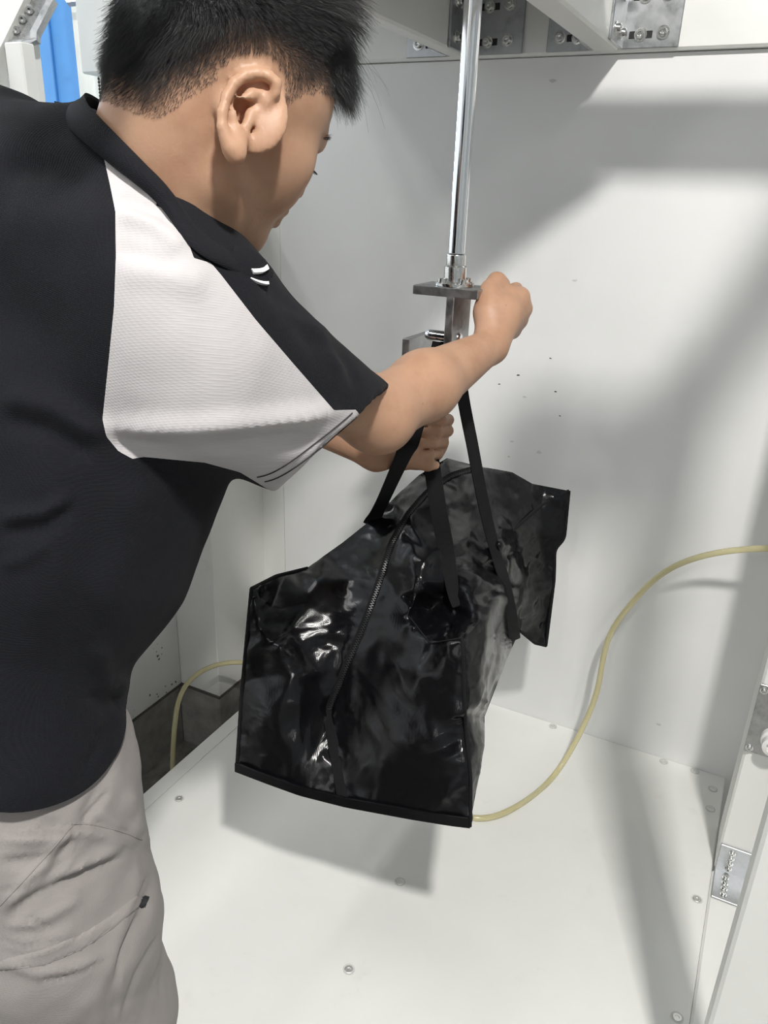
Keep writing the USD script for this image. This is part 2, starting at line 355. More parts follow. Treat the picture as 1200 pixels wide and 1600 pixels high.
obj('latch', prism_px([(-20, 168), (10, 168), (15, 160), (15, 170), (10, 178), (-20, 178)], 1.62, .02), M_zinc, lf)
dy = 2.35
dl, dr_ = onY(52, 120, dy)[0] - .25, onY(112, 60, dy)[0]
do = thing('door_1', 'bright blue painted door beyond the white post', 'door', (dl, dy, GZ), kind='structure')
obj('leaf', box((dl, dy, GZ), (dr_ - .11, dy + .04, 2.6), .003), M_blue, do)
obj('leaf', box((dr_ - .112, dy + .012, GZ), (dr_ + .3, dy + .05, 2.6), .003), M_blue, do)
b0, b1 = onY(119, 90, 2.05)[0], onY(190, 60, 2.05)[0]
bl = thing('window_blind', 'white hanging fabric blind with a black bead cord beside the blue door', 'blind', (b0, 2.05, 0))
nx = 60; xs = np.linspace(b0, b1 + .25, nx); yy = 2.05 + .006 * np.sin((xs - b0) * 55) + .004 * np.sin((xs - b0) * 140)
Vb = np.array([[x, y + t, z] for t in (0, .003) for z in (.2, 2.2) for x, y in zip(xs, yy)]); Tb = []
def quad(a, b, c, d): Tb.extend([[a, b, c], [a, c, d]])
for i in range(nx - 1):
    quad(i, i + 1, nx + i + 1, nx + i); quad(2 * nx + i + 1, 2 * nx + i, 3 * nx + i, 3 * nx + i + 1)
    quad(i + 1, i, 2 * nx + i, 2 * nx + i + 1); quad(nx + i, nx + i + 1, 3 * nx + i + 1, 3 * nx + i)
quad(0, nx, 3 * nx, 2 * nx); quad(2 * nx - 1, nx - 1, 3 * nx - 1, 4 * nx - 1)
obj('fabric', trimesh.Trimesh(Vb, np.array(Tb), process=False), M_cloth, bl, smooth=50)
ca, cb2 = onY(141, 8, 2.03), onY(153, 125, 2.03); ca[0] = cb2[0] = (ca[0] + cb2[0]) / 2
bd_ = []
for z in np.arange(cb2[2] - .3, ca[2] + .2, .0095):
    t = trimesh.creation.icosphere(1, .0038); t.apply_translation([ca[0], 2.035, z]); bd_.append(t)
bd_.append(tube([(ca[0], 2.035, cb2[2] - .3), (ca[0], 2.035, ca[2] + .2)], .0012, 6))
obj('bead_cord', cat_mesh(bd_), M_dark, bl, smooth=60, label='black bead cord')
tr = prism_px([(98, -6), (170, -6), (172, 17), (120, 2), (104, 4)], 2.30, .02)
obj('head_rail', tr, M_zinc, bl)
# ------------------------------------------------------------------ signed distance modelling (smooth unions, meshed by surface nets)
class Cone:                                                  # round cone between two spheres
    def __init__(s, a, b, ra, rb=None, k=.01, sub=False):
        s.a, s.b, s.ra, s.rb, s.k, s.sub = np.array(a, float), np.array(b, float), ra, ra if rb is None else rb, k, sub
        s.c = (s.a + s.b) / 2; s.R = np.linalg.norm(s.b - s.a) / 2 + max(s.ra, s.rb)
    def __call__(s, p):
        ba = s.b - s.a
        t = np.clip(((p - s.a) @ ba) / max(ba @ ba, 1e-12), 0, 1)
        return np.linalg.norm(p - s.a - t[:, None] * ba, axis=1) - (s.ra + (s.rb - s.ra) * t)
class Ell:                                                   # ellipsoid with given axes (rows of A)
    def __init__(s, c, r, A=None, k=.01, sub=False):
        s.c, s.r, s.A, s.k, s.sub = np.array(c, float), np.array(r, float), np.eye(3) if A is None else np.array(A, float), k, sub
        s.R = s.r.max()
    def __call__(s, p):
        q = (p - s.c) @ s.A.T
        k0 = np.linalg.norm(q / s.r, axis=1); k1 = np.linalg.norm(q / s.r**2, axis=1)
        return k0 * (k0 - 1) / np.maximum(k1, 1e-9)
class Flat:                                                  # round cone squashed along one direction n by factor q
    def __init__(s, a, b, ra, rb, n, q, k=.01, sub=False):
        n = np.array(n, float); n /= np.linalg.norm(n)
        s.S = np.eye(3) + (1 / q - 1) * np.outer(n, n); s.q = min(q, 1)
        s.o = np.array(a, float); s.core = Cone((0, 0, 0), s.S @ (np.array(b, float) - s.o), ra, rb)
        s.k, s.sub = k, sub; s.c = (np.array(a) + np.array(b)) / 2; s.R = np.linalg.norm(np.array(b) - np.array(a)) / 2 + max(ra, rb) * max(1, q)
    def __call__(s, p): return s.core((p - s.o) @ s.S.T) * s.q
def chain(pts, rs, k=.006):
    return [Cone(pts[i], pts[i + 1], rs[i], rs[i + 1], k) for i in range(len(pts) - 1)]
def evaluate(prims, p, c=None, rad=0):
    d = np.full(len(p), 1.0)
    for q in prims:
        if c is not None and np.linalg.norm(q.c - c) > q.R + rad + 1.8 * q.k + .05: continue
        e = q(p)
        if q.sub:
            h = np.clip(.5 - .5 * (d + e) / q.k, 0, 1); d = d * (1 - h) - e * h + q.k * h * (1 - h)
        else:
            h = np.clip(.5 + .5 * (e - d) / q.k, 0, 1); d = e * (1 - h) + d * h - q.k * h * (1 - h)
    return d
def sdf_mesh(prims, h, cut=None, extra=None):
    """cut: (point, normal) half spaces removed on the normal's side."""
    lo = np.min([q.c - q.R for q in prims if not q.sub], 0) - 3 * h; hi = np.max([q.c + q.R for q in prims if not q.sub], 0) + 3 * h
    B = 14; bs = B * h
    nb = np.ceil((hi - lo) / bs).astype(int)
    gi = np.stack(np.meshgrid(*[np.arange(n) for n in nb], indexing='ij'), -1).reshape(-1, 3)
    ctr = lo + (gi + .5) * bs; rad = bs * .87
    def full(p, c=None, r=0):
        d = evaluate(prims, p, c, r)
        for pt, n in (cut or []): d = np.maximum(d, (p - np.array(pt)) @ np.array(n))
        return d
    d0 = full(ctr)
    act = gi[np.abs(d0) < rad * 1.6 + .035]
    loc = np.stack(np.meshgrid(*[np.arange(B + 1)] * 3, indexing='ij'), -1).reshape(-1, 3)
    cells, verts_, edges = [], [], []
    N = nb * B + 4
    key = lambda c: (c[..., 0] * N[1] + c[..., 1]) * N[2] + c[..., 2]
    off = np.array(list(np.ndindex(2, 2, 2)))
    for g in act:
        base = g * B
        p = lo + (base + loc) * h
        d = full(p, lo + (g + .5) * bs, rad).reshape(B + 1, B + 1, B + 1)
        s = d < 0
        if s.all() or not s.any(): continue
        cnt = sum(s[i:i + B, j:j + B, k:k + B].astype(int) for i, j, k in off)
        cc = np.argwhere((cnt > 0) & (cnt < 8))
        num = np.zeros((len(cc), 3)); den = np.zeros(len(cc))
        for ax in range(3):
            for o in off:
                if o[ax]: continue
                a = cc + o; b = a.copy(); b[:, ax] += 1
                da, db = d[tuple(a.T)], d[tuple(b.T)]
                m = (da < 0) != (db < 0)
                t = np.where(m, da / np.where(m, da - db, 1), 0)
                q = a.astype(float); q[:, ax] += t
                num += q * m[:, None]; den += m
        cells.append(key(cc + base)); verts_.append(lo + (base + num / den[:, None]) * h)
        for ax in range(3):
            sl0 = [slice(0, B)] * 3; sl1 = [slice(0, B)] * 3; sl1[ax] = slice(1, B + 1)
            m = s[tuple(sl0)] != s[tuple(sl1)]
            e = np.argwhere(m)
            if len(e): edges.append(np.c_[e + base, np.full(len(e), ax), s[tuple(sl0)][m]])
    cells = np.concatenate(cells); V = np.vstack(verts_); E = np.vstack(edges)
    order = np.argsort(cells); cells = cells[order]; V = V[order]
    F_ = []
    for ax in range(3):
        e = E[E[:, 3] == ax]; b, c = (ax + 1) % 3, (ax + 2) % 3
        q = []
        ok = np.ones(len(e), bool)
        for db, dc in ((0, 0), (1, 0), (1, 1), (0, 1)):
            x = e[:, :3].copy(); x[:, b] -= db; x[:, c] -= dc
            kk = key(x); i = np.clip(np.searchsorted(cells, kk), 0, len(cells) - 1)
            ok &= (cells[i] == kk) & (x >= 0).all(1); q.append(i)
        q = np.stack(q, 1)
        flip = e[:, 4] == 0
        q[flip] = q[flip][:, ::-1]
        F_.append(q[ok])
    Q = np.vstack(F_)
    # relax a little, then split quads
    nbr_s = np.zeros_like(V); nbr_n = np.zeros(len(V))
    for i in range(4):
        np.add.at(nbr_s, Q[:, i], V[Q[:, (i + 1) % 4]] + V[Q[:, i - 1]]); np.add.at(nbr_n, Q[:, i], 2)
    V = V + .35 * (nbr_s / np.maximum(nbr_n, 1)[:, None] - V)
    T = np.vstack([Q[:, [0, 1, 2]], Q[:, [0, 2, 3]]])
    t = trimesh.Trimesh(V, T, process=False)
    trimesh.repair.fill_holes(t)
    return t
def split_by(mesh, s):
    """Clip a triangle mesh along the zero line of the vertex scalar s: returns (s < 0 part, s > 0 part)."""
    V, Fc = mesh.vertices, mesh.faces
    s = np.where(np.abs(s) < 1e-7, 1e-7, s)
    out = []
    neg = s[Fc] < 0
    new, store = [], {}
    def mid(i, j):
        k = (i, j) if i < j else (j, i)
        if k not in store:
            t = s[k[0]] / (s[k[0]] - s[k[1]]); store[k] = len(V) + len(new); new.append(V[k[0]] * (1 - t) + V[k[1]] * t)
        return store[k]
    n = neg.sum(1)
    A, Bp = [Fc[n == 3]], [Fc[n == 0]]
    la, lb = [], []
    for f, g in zip(Fc[(n == 1) | (n == 2)], neg[(n == 1) | (n == 2)]):
        one = g if g.sum() == 1 else ~g
        i = int(np.argmax(one)); a, b, c = f[i], f[(i + 1) % 3], f[(i + 2) % 3]
        p, q = mid(a, b), mid(a, c)
        tri, quad = [[a, p, q]], [[p, b, c], [p, c, q]]
        (la if g.sum() == 1 else lb).extend(tri); (lb if g.sum() == 1 else la).extend(quad)
    V2 = np.vstack([V, np.array(new).reshape(-1, 3)])
    res = []
    for base, l in ((A, la), (Bp, lb)):
        t = trimesh.Trimesh(V2, np.vstack([base[0], np.array(l, int).reshape(-1, 3)]), process=False); t.remove_unreferenced_vertices(); res.append(t)
    return res
def vnormals(t):
    v, f, n = meshkit.arrays(t, True); return n
def folds(mesh, lines):
    """lines: (pixel polyline, width m, height m): a ridge (or groove) pressed into the surface facing the viewer, as traced in the photo."""
    V = np.array(mesh.vertices); n = vnormals(mesh)
    px, dep = project(V)
    facing = ((V - EYE) * n).sum(1) < 0
    disp = np.zeros(len(V))
    for pl, w, amp in lines:
        pl = np.array(pl, float); best = np.full(len(V), 1e9); tt = np.zeros(len(V))
        L = np.r_[0, np.cumsum(np.linalg.norm(np.diff(pl, axis=0), axis=1))]
        for i in range(len(pl) - 1):
            a, b = pl[i], pl[i + 1]; ba = b - a
            t = np.clip(((px - a) @ ba) / (ba @ ba), 0, 1)
            q = np.linalg.norm(px - a - t[:, None] * ba, axis=1)
            m = q < best; best[m] = q[m]; tt[m] = (L[i] + t[m] * (L[i + 1] - L[i])) / L[-1]
        dm = best * dep / F / w
        fade = np.minimum(1, np.minimum(tt, 1 - tt) * 5 + .15)
        disp += np.where(facing, amp * np.exp(-dm**2) * fade, 0)
    mesh.vertices = V + n * disp[:, None]
    return mesh
def inside_px(px, poly):
    """Signed distance in pixels to a polygon, negative inside."""
    pl = np.array(poly, float); best = np.full(len(px), 1e9); ins = np.zeros(len(px), bool)
    for i in range(len(pl)):
        a, b = pl[i], pl[(i + 1) % len(pl)]; ba = b - a
        t = np.clip(((px - a) @ ba) / (ba @ ba), 0, 1)
        best = np.minimum(best, np.linalg.norm(px - a - t[:, None] * ba, axis=1))
        c = (a[1] > px[:, 1]) != (b[1] > px[:, 1])
        with np.errstate(divide='ignore', invalid='ignore'):
            x = a[0] + (px[:, 1] - a[1]) / (b[1] - a[1]) * (b[0] - a[0])
        ins ^= c & (px[:, 0] < x)
    return np.where(ins, -best, best)
# ------------------------------------------------------------------ the man
def cv(x, y, z): return np.array([x, y, z], float) @ CM       # camera-aligned direction to world
HF, HU = cv(.6553, -.1625, .7377), cv(.4554, .8642, -.2141)                    # head: forward, up (then left)
HF /= np.linalg.norm(HF); HU = HU - HF * (HU @ HF); HU /= np.linalg.norm(HU); HL = np.cross(HU, HF)
HC = EYE + cv(-.1472, .3419, .6619)                             # midway between the ears
HA = np.array([HF, HU, HL])
def hd(f, u, l): return HC + (f * HF + u * HU + l * HL) / 1000
def he(f, u, l, r, k=.012, sub=False): return Ell(hd(f, u, l), np.array(r) / 1000, HA, k, sub)
def hc(p, q, r, s=None, k=.01): return Cone(hd(*p), hd(*q), r / 1000, (r if s is None else s) / 1000, k)
head = [he(0, 42, 0, (88, 82, 75)), he(40, 30, 0, (56, 62, 66), .02), he(35, -15, 0, (56, 55, 60), .025),
        he(46, -50, 0, (46, 34, 40), .022),
        hc((8, -50, 46), (70, -78, 14), 16, 16, .022), hc((8, -50, -46), (70, -78, -14), 16, 16, .022),
        hc((67, -76, 8), (67, -76, -8), 17, 17, .012),
        he(58, -8, -50, (22, 20, 14), .02), he(58, -8, 50, (22, 20, 14), .02),           # cheekbones
        he(62, -30, -36, (22, 20, 18), .018), he(62, -30, 36, (22, 20, 18), .018),       # cheeks
        hc((84, 24, 26), (84, 24, -26), 13, 13, .012),                                   # brow
        hc((90, 16, 0), (106, -16, 0), 7, 10, .010), he(100, -20, 10, (10, 8, 8), .006), he(100, -20, -10, (10, 8, 8), .006),
        he(84, -46, 0, (16, 14, 26), .01),
        hc((98, -41, 10), (98, -41, -10), 4.6, 4.6, .005), hc((92, -41, 24), (98, -41, 10), 3, 4.6, .005), hc((92, -41, -24), (98, -41, -10), 3, 4.6, .005),
        hc((95, -54, 9), (95, -54, -9), 5.2, 5.2, .004), hc((89, -52, 22), (95, -54, 9), 3, 5.2, .004), hc((89, -52, -22), (95, -54, -9), 3, 5.2, .004)]
for s in (-1, 1):
    head += [he(86, 4, s * 32, (14, 11, 15), .008, True), he(74, 3, s * 31, (13.5, 12, 13.5), .003)]
NB = P(222, 335, .70)                                           # neck base
neck = [Cone(hd(-26, -8, 0), NB, .058, .058, .03), Cone(hd(-5, -40, 0), NB + cv(.03, -.02, 0), .05, .055, .03)]
# ear
def ear_px(x, y, out): return P(x, y, .611 - out / 1000)
helix = [(402, 172, 1), (418, 160, 3), (430, 146, 6), (432, 130, 9), (420, 119, 12), (402, 115, 15), (383, 118, 18), (366, 130, 21), (354, 150, 23), (347, 175, 24), (347, 198, 22), (353, 216, 18), (360, 230, 14), (367, 240, 10)]
ear = [Ell(P(390, 172, .615), (.030, .036, .008), np.array([cv(.94, .34, 0), cv(-.34, .94, 0), cv(0, 0, 1)]), .006)]
hp_ = [ear_px(*q) for q in helix]
ear += chain(hp_, [.0035, .0036, .0038, .004, .0042, .0043, .0043, .0042, .004, .0038, .004, .0048, .0062, .007], .003)
ear += [Cone(ear_px(367, 238, 9), ear_px(375, 215, 3), .0068, .006, .006)]
ear += chain([ear_px(*q) for q in ((412, 146, 4), (392, 148, 10), (375, 160, 14), (366, 180, 15), (368, 203, 11), (376, 215, 6))], [.003, .0036, .004, .004, .0042, .004], .004)
ear += [Ell(P(360, 190, .602), (.010, .030, .007), np.array([cv(.97, .2, 0), cv(-.2, .97, 0), cv(0, 0, 1)]), .006),
        Ell(ear_px(381, 182, 6), (.0085, .014, .013), np.array([cv(.94, .34, 0), cv(-.34, .94, 0), cv(0, 0, 1)]), .003, True),
        Cone(ear_px(392, 178, 3), ear_px(386, 196, 4), .0048, .0042, .004), Cone(ear_px(372, 206, 6), ear_px(378, 208, 4), .0045, .0045, .004)]
# torso, legs (under the clothes)
PEL, CHE = P(10, 1200, .80), P(70, 620, .81)
SR, SL = P(285, 490, .72), np.array([-.78, .64, 1.02])
torso = [Cone(PEL, CHE, .085, .12, .05), Cone(CHE, NB + cv(.0, -.05, .03), .12, .055, .05), Cone(PEL + [.02, 0, 0], PEL - [.12, 0, 0], .085, .10, .05),
         Cone(P(120, 480, .79), SR, .085, .052, .05), Cone(P(60, 480, .81), SL, .09, .055, .05)]
_k = P(112, 1600, .835)
KR, AR = _k + [-.01, -.01, -.2], np.array([_k[0] - .03, _k[1] - .03, -.20])
KL, AL = KR + [-.215, -.03, 0], AR + [-.22, -.04, 0]
legs = [Cone(P(45, 1270, .80), KR, .060, .045, .03), Cone(KR, AR, .045, .036, .02), Cone(P(55, 1260, .795) + [-.17, -.02, 0], KL, .066, .045, .03), Cone(KL, AL, .045, .036, .02),
        Cone(AR, AR + [0, .14, -.05], .036, .024, .02), Cone(AL, AL + [0, .14, -.05], .036, .024, .02)]
# right arm
ER, WR = P(588, 648, .93), P(766, 541, 1.115)
arm_r = [Cone(SR, ER, .048, .041, .03), Cone(ER, ER * .62 + WR * .38, .041, .0425, .02), Cone(ER * .62 + WR * .38, WR, .0425, .0235, .02), Ell(ER + cv(.004, -.006, .0), (.035, .035, .035), None, .02)]
# right fist: back of the hand towards the viewer, thumb on top
def rp(x, y, d): return P(x, y, d)
mcp = [rp(814, 463, 1.150), rp(819, 483, 1.160), rp(812, 501, 1.170), rp(801, 517, 1.178)]
fist = [Cone(WR, rp(786, 492, 1.130), .0235, .026, .015), Flat(rp(775, 508, 1.12), rp(800, 474, 1.142), .025, .026, cv(-.5, 0, 1), .75, .014)]
for i, m in enumerate(mcp):
    fist.append(Cone(rp(772, 528, 1.122 + .006 * i), m, .014, .0115, .012))
pip = [rp(806, 452, 1.188), rp(812, 474, 1.200), rp(806, 494, 1.206), rp(796, 511, 1.204)]
dip = [rp(776, 458, 1.200), rp(778, 478, 1.212), rp(775, 497, 1.216), rp(770, 513, 1.212)]
tip = [rp(766, 466, 1.176), rp(765, 484, 1.185), rp(764, 501, 1.19), rp(762, 516, 1.19)]
for a, b, c, e in zip(mcp, pip, dip, tip):
    fist += chain([a, b, c, e], [.0112, .0098, .0086, .0078], .004)
fist += chain([rp(764, 522, 1.112), rp(760, 488, 1.118), rp(766, 454, 1.128), rp(776, 440, 1.140), rp(787, 443, 1.158)], [.015, .0152, .0128, .0115, .0092], .012)
fist += [Ell(rp(770, 490, 1.122), (.020, .030, .016), np.array([cv(.9, .3, .3), cv(-.3, .95, 0), cv(-.3, 0, .95)]), .015)]
# left arm and hand, gripping the straps
EL, WL = np.array([-.705, .93, .885]), P(588, 707, 1.165)
arm_l = [Cone(SL, EL, .048, .038, .03), Cone(EL, EL * .6 + WL * .4, .037, .036, .02), Cone(EL * .6 + WL * .4, WL, .036, .026, .02)]
hand_l = [Cone(WL, P(625, 702, 1.20), .026, .028, .014), Flat(P(622, 704, 1.205), P(668, 690, 1.245), .031, .034, cv(.3, 0, 1), .6, .012)]
lk = [P(688, 658, 1.262), P(692, 675, 1.262), P(690, 692, 1.258), P(682, 710, 1.25)]
lpip = [P(700, 656, 1.232), P(699, 673, 1.228), P(692, 691, 1.226), P(684, 709, 1.226)]
ldip = [P(690, 657, 1.206), P(683, 675, 1.200), P(676, 692, 1.198), P(672, 710, 1.202)]
ltip = [P(674, 660, 1.200), P(664, 676, 1.194), P(657, 693, 1.192), P(659, 710, 1.196)]
for a, b, c, e, r in zip(lk, lpip, ldip, ltip, (1, 1.03, .98, .85)):
    hand_l += [Cone(P(640, 692, 1.225), a, .013, .010 * r, .008)] + chain([a, b, c, e], [.0098 * r, .0092 * r, .0086 * r, .0078 * r], .003)
hand_l += chain([P(622, 716, 1.19), P(650, 722, 1.195), P(668, 727, 1.20), P(680, 727, 1.205)], [.016, .011, .0085, .0072], .006)
body_prims = torso + legs + neck + head + ear + arm_r + fist + arm_l + hand_l
body = sdf_mesh(body_prims, .0025)
man = thing('person', 'person in a black polo with white sleeve panels and grey trousers, gripping the bag straps', 'person', (-.62, .36, GZ))
M_skin = look('skin', {'g': ('geometry', {}), 'n': ('noise_texture', {'scale': 26.0, 'detail': 5.0, 'roughness': .6}),
    'r': ('rgb_ramp', {'ramp': [(.3, (.40, .222, .140)), (.55, (.455, .270, .174)), (.75, (.485, .282, .188))]}),
    'v': ('voronoi_texture', {'scale': 62.0, 'randomness': 1.0}), 'vr': ('rgb_ramp', {'ramp': [(.0, (.55, .55, .55)), (.07, (.25, .25, .25)), (.12, (0, 0, 0))]}),
    'nn': ('noise_texture', {'scale': 9.0}), 'nr': ('rgb_ramp', {'ramp': [(.58, (0, 0, 0)), (.66, (1, 1, 1))]}),
    'mf': ('mix_color', {'blend_type': 'multiply', 'fac': 1.0}), 'mx': ('mix_color', {'b': (.22, .10, .065)}),
    'n2': ('noise_texture', {'scale': 420.0, 'detail': 3.0}), 'b': ('bump', {'strength': .12, 'distance': .0015}),
    'p': ('principled_bsdf', {'roughness': .48, 'subsurface_weight': .12, 'subsurface_scale': .006, 'subsurface_radius': (1.0, .35, .2), 'specular_ior_level': .35})},
    [('g.position', 'n.vector'), ('n.fac', 'r.fac'), ('g.position', 'v.vector'), ('v.distance', 'vr.fac'), ('g.position', 'nn.vector'), ('nn.fac', 'nr.fac'),
     ('vr.color', 'mf.a'), ('nr.color', 'mf.b'), ('mf.result', 'mx.fac'), ('r.color', 'mx.a'), ('mx.result', 'p.base_color'),
     ('g.position', 'n2.vector'), ('n2.fac', 'b.height'), ('b.normal', 'p.normal')])
obj('body', body, M_skin, man, smooth=True)
def on_surface(mesh, pts, lift=0.0):
    """Points where the lines of sight through the traced pixels first meet the mesh."""
    V, T = np.asarray(mesh.vertices), np.asarray(mesh.faces); px, dep = project(V); n = vnormals(mesh)
    a, b, c = px[T[:, 0]], px[T[:, 1]], px[T[:, 2]]
    lo, hi = np.minimum(np.minimum(a, b), c), np.maximum(np.maximum(a, b), c); dt = dep[T]; near_z = dt.min(1) > .05
    out = []
    for q in np.asarray(pts, float):
        i = np.where(near_z & (lo <= q + 1e-6).all(1) & (hi >= q - 1e-6).all(1))[0]; best = None
        if len(i):
            u, v, w = b[i] - a[i], c[i] - a[i], q - a[i]
            den = u[:, 0] * v[:, 1] - u[:, 1] * v[:, 0]; den = np.where(np.abs(den) < 1e-12, 1e-12, den)
            s_ = (w[:, 0] * v[:, 1] - w[:, 1] * v[:, 0]) / den; t_ = (u[:, 0] * w[:, 1] - u[:, 1] * w[:, 0]) / den
            ok = (s_ >= -1e-6) & (t_ >= -1e-6) & (s_ + t_ <= 1 + 1e-6)
            if ok.any():
                wt = np.stack([1 - s_ - t_, s_, t_], 1)[ok]; d = 1 / (wt / dt[i][ok]).sum(1); k = int(np.argmin(d))
                nn = (n[T[i[ok][k]]] * wt[k][:, None]).sum(0); best = P(q[0], q[1], d[k]) + nn / (np.linalg.norm(nn) + 1e-12) * lift
        if best is None:                                    # past the outline: the nearest vertex
            k = int(np.argmin(np.linalg.norm(px - q, axis=1) + (dep > 3) * 1e6)); best = P(q[0], q[1], dep[k])
        out.append(best)
    return np.array(out)
def patch(mesh, poly, lift, hthick=None):
    """A piece of cloth lying on the mesh inside the traced outline, lifted off it, with its edge turned down."""
    V = np.array(mesh.vertices); n = vnormals(mesh); px, _ = project(V)
    s = inside_px(px, poly); s[((V - EYE) * n).sum(1) > 0] = 50
    m = split_by(mesh, s)[0]
    m = max(m.split(only_watertight=False), key=lambda q: len(q.faces))
    nn = vnormals(m); px2, _ = project(np.array(m.vertices))
    e = np.clip(-inside_px(px2, poly) / 2.0, 0, 1)
    m.vertices = np.array(m.vertices) + nn * (-.001 + (lift + .001) * e)[:, None]
    return m
def smooth_line(p, k=10):
    p = np.array(p)
    for _ in range(k): p[1:-1] = .5 * p[1:-1] + .25 * (p[:-2] + p[2:])
    return p
# ------------------------------------------------------------------ clothes
Z = lambda x, y, d, r, k=.03: Ell(P(x, y, d), (r, r, r), None, k)
tor = [(-20, 370, .80, .135), (120, 690, .80, .150), (66, 850, .80, .147), (0, 985, .79, .120), (-26, 1100, .79, .130), (-16, 1200, .785, .132), (-10, 1330, .80, .150)]
shirt_p = [Cone(P(*tor[i][:3]), P(*tor[i + 1][:3]), tor[i][3], tor[i + 1][3], .03) for i in range(len(tor) - 1)]
shirt_p += [Cone(CHE + [-.085, .0, 0], PEL + [-.10, 0, .06], .135, .125, .05), Cone(CHE + [-.085, 0, 0], SL + [.01, -.01, -.01], .13, .095, .05), Cone(P(-20, 370, .80), SL, .125, .09, .05)]
shirt_p += [Cone(P(-40, 360, .745), P(120, 345, .725), .10, .085, .05), Cone(P(120, 345, .725), P(250, 470, .69), .085, .088, .05), Cone(P(215, 400, .71), P(320, 485, .75), .088, .052, .04), Cone(P(320, 485, .75), P(120, 690, .85), .06, .12, .05)]
SLA, SLB = P(292, 540, .70), P(532, 687, .883)
# left sleeve
shirt_p += [Cone(SL, SL * .5 + EL * .5, .085, .078, .04)]
e1, e2, e3 = P(613, 600, .875), P(438, 757, .80), P(527, 682, .96)
hn = np.cross(e2 - e1, e3 - e1); hn /= np.linalg.norm(hn); hn = hn if hn @ (SLB - SLA) > 0 else -hn
hn = (hn + .04 * (SLB - SLA) / np.linalg.norm(SLB - SLA)); hn /= np.linalg.norm(hn)
sleeve_axis = (SLB - SLA) / np.linalg.norm(SLB - SLA)
hem_pt = (e1 + e2) / 2
class CutFlat(Flat):                                         # the sleeve ends at its hem
    def __call__(s, p): return np.maximum(Flat.__call__(s, p), (p - hem_pt) @ hn)
shirt_p += [CutFlat(SLA, SLB, .096, .0815, cv(0, 0, 1), .8, .022)]
shirt_p += [Flat(hem_pt - sleeve_axis * .02, hem_pt + sleeve_axis * .12, .056, .058, cv(0, 0, 1), .74, .003, True)]
SLH = SL * .55 + EL * .45; ln = (EL - SL) / np.linalg.norm(EL - SL)
shirt = sdf_mesh(shirt_p, .0042)
V = np.array(shirt.vertices)
nz = (meshkit.fbm(V * 9.0, 3, 5) - .5) * .010 + (meshkit.fbm(V * np.array([26., 26, 14]), 2, 9) - .5) * .0025
shirt.vertices = V + vnormals(shirt) * nz[:, None]
R_, G_ = .0055, -.005
shirt = folds(shirt, [
    ([(160, 668), (300, 668), (420, 655), (540, 640)], .009, .010), ([(170, 690), (300, 690), (430, 682), (520, 690)], .010, -.009),
    ([(182, 332), (240, 352), (290, 395)], .007, .005), ([(182, 310), (230, 325), (275, 350)], .006, -.003), ([(180, 420), (260, 430), (330, 445)], .012, .004),
    ([(200, 270), (238, 290), (246, 318)], .005, .0035), ([(185, 390), (280, 415)], .006, -.003),
    ([(400, 425), (470, 500), (500, 560)], .009, -.004), ([(440, 480), (500, 520), (540, 590)], .006, .004), ([(500, 530), (545, 570), (560, 610)], .006, -.003),
    ([(0, 620), (80, 640), (165, 690)], .012, .008), ([(0, 650), (80, 672), (150, 715)], .011, -.007),
    ([(0, 810), (70, 800), (110, 775)], .006, .006), ([(0, 835), (70, 825), (115, 790)], .006, -.005), ([(0, 885), (40, 870), (75, 845)], .007, .004),
    ([(150, 1000), (165, 1070), (200, 1060)], .010, .007), ([(140, 1080), (170, 1105), (195, 1090)], .010, -.006), ([(60, 700), (90, 850), (60, 1000)], .02, .004),
    ([(220, 740), (200, 860), (150, 980)], .02, .006), ([(300, 760), (270, 850), (200, 950)], .02, -.004), ([(130, 1210), (160, 1150), (185, 1120)], .006, -.005),
    ([(0, 330), (100, 345), (170, 370)], .02, .003), ([(0, 260), (90, 262), (150, 290)], .012, -.003)])
PANEL = [(160, 237), (185, 248), (203, 262), (205, 273), (236, 287), (246, 303), (244, 322), (272, 331), (286, 355), (303, 403), (330, 411), (346, 430), (400, 500), (460, 570), (522, 641), (556, 640), (568, 656), (585, 690), (500, 790), (436, 775), (375, 738), (320, 723), (225, 714), (207, 717), (185, 705), (166, 682), (160, 655), (170, 560), (178, 480), (181, 400), (180, 330), (172, 290)]
_q = on_surface(shirt, [(168, 1200), (140, 1232), (105, 1251), (50, 1264), (5, 1271)])
_c = np.linalg.lstsq(np.c_[_q[:, :2], np.ones(len(_q))], _q[:, 2], rcond=None)[0]
_c[:2] = np.clip(_c[:2], -.6, .6); _c[2] = (_q[:, 2] - _q[:, :2] @ _c[:2]).mean()
_v = np.array(shirt.vertices)
shirt = split_by(shirt, _c[2] + _v[:, :2] @ _c[:2] - _v[:, 2])[0]
n_ = vnormals(shirt); px, dp = project(np.array(shirt.vertices))
s = inside_px(px, PANEL); s = np.where(((np.array(shirt.vertices) - EYE) * n_).sum(1) > 0.35 * np.linalg.norm(np.array(shirt.vertices) - EYE, axis=1), 60.0, s)
s = np.where(dp > 1.0, 60.0, s)
white, black = split_by(shirt, s)
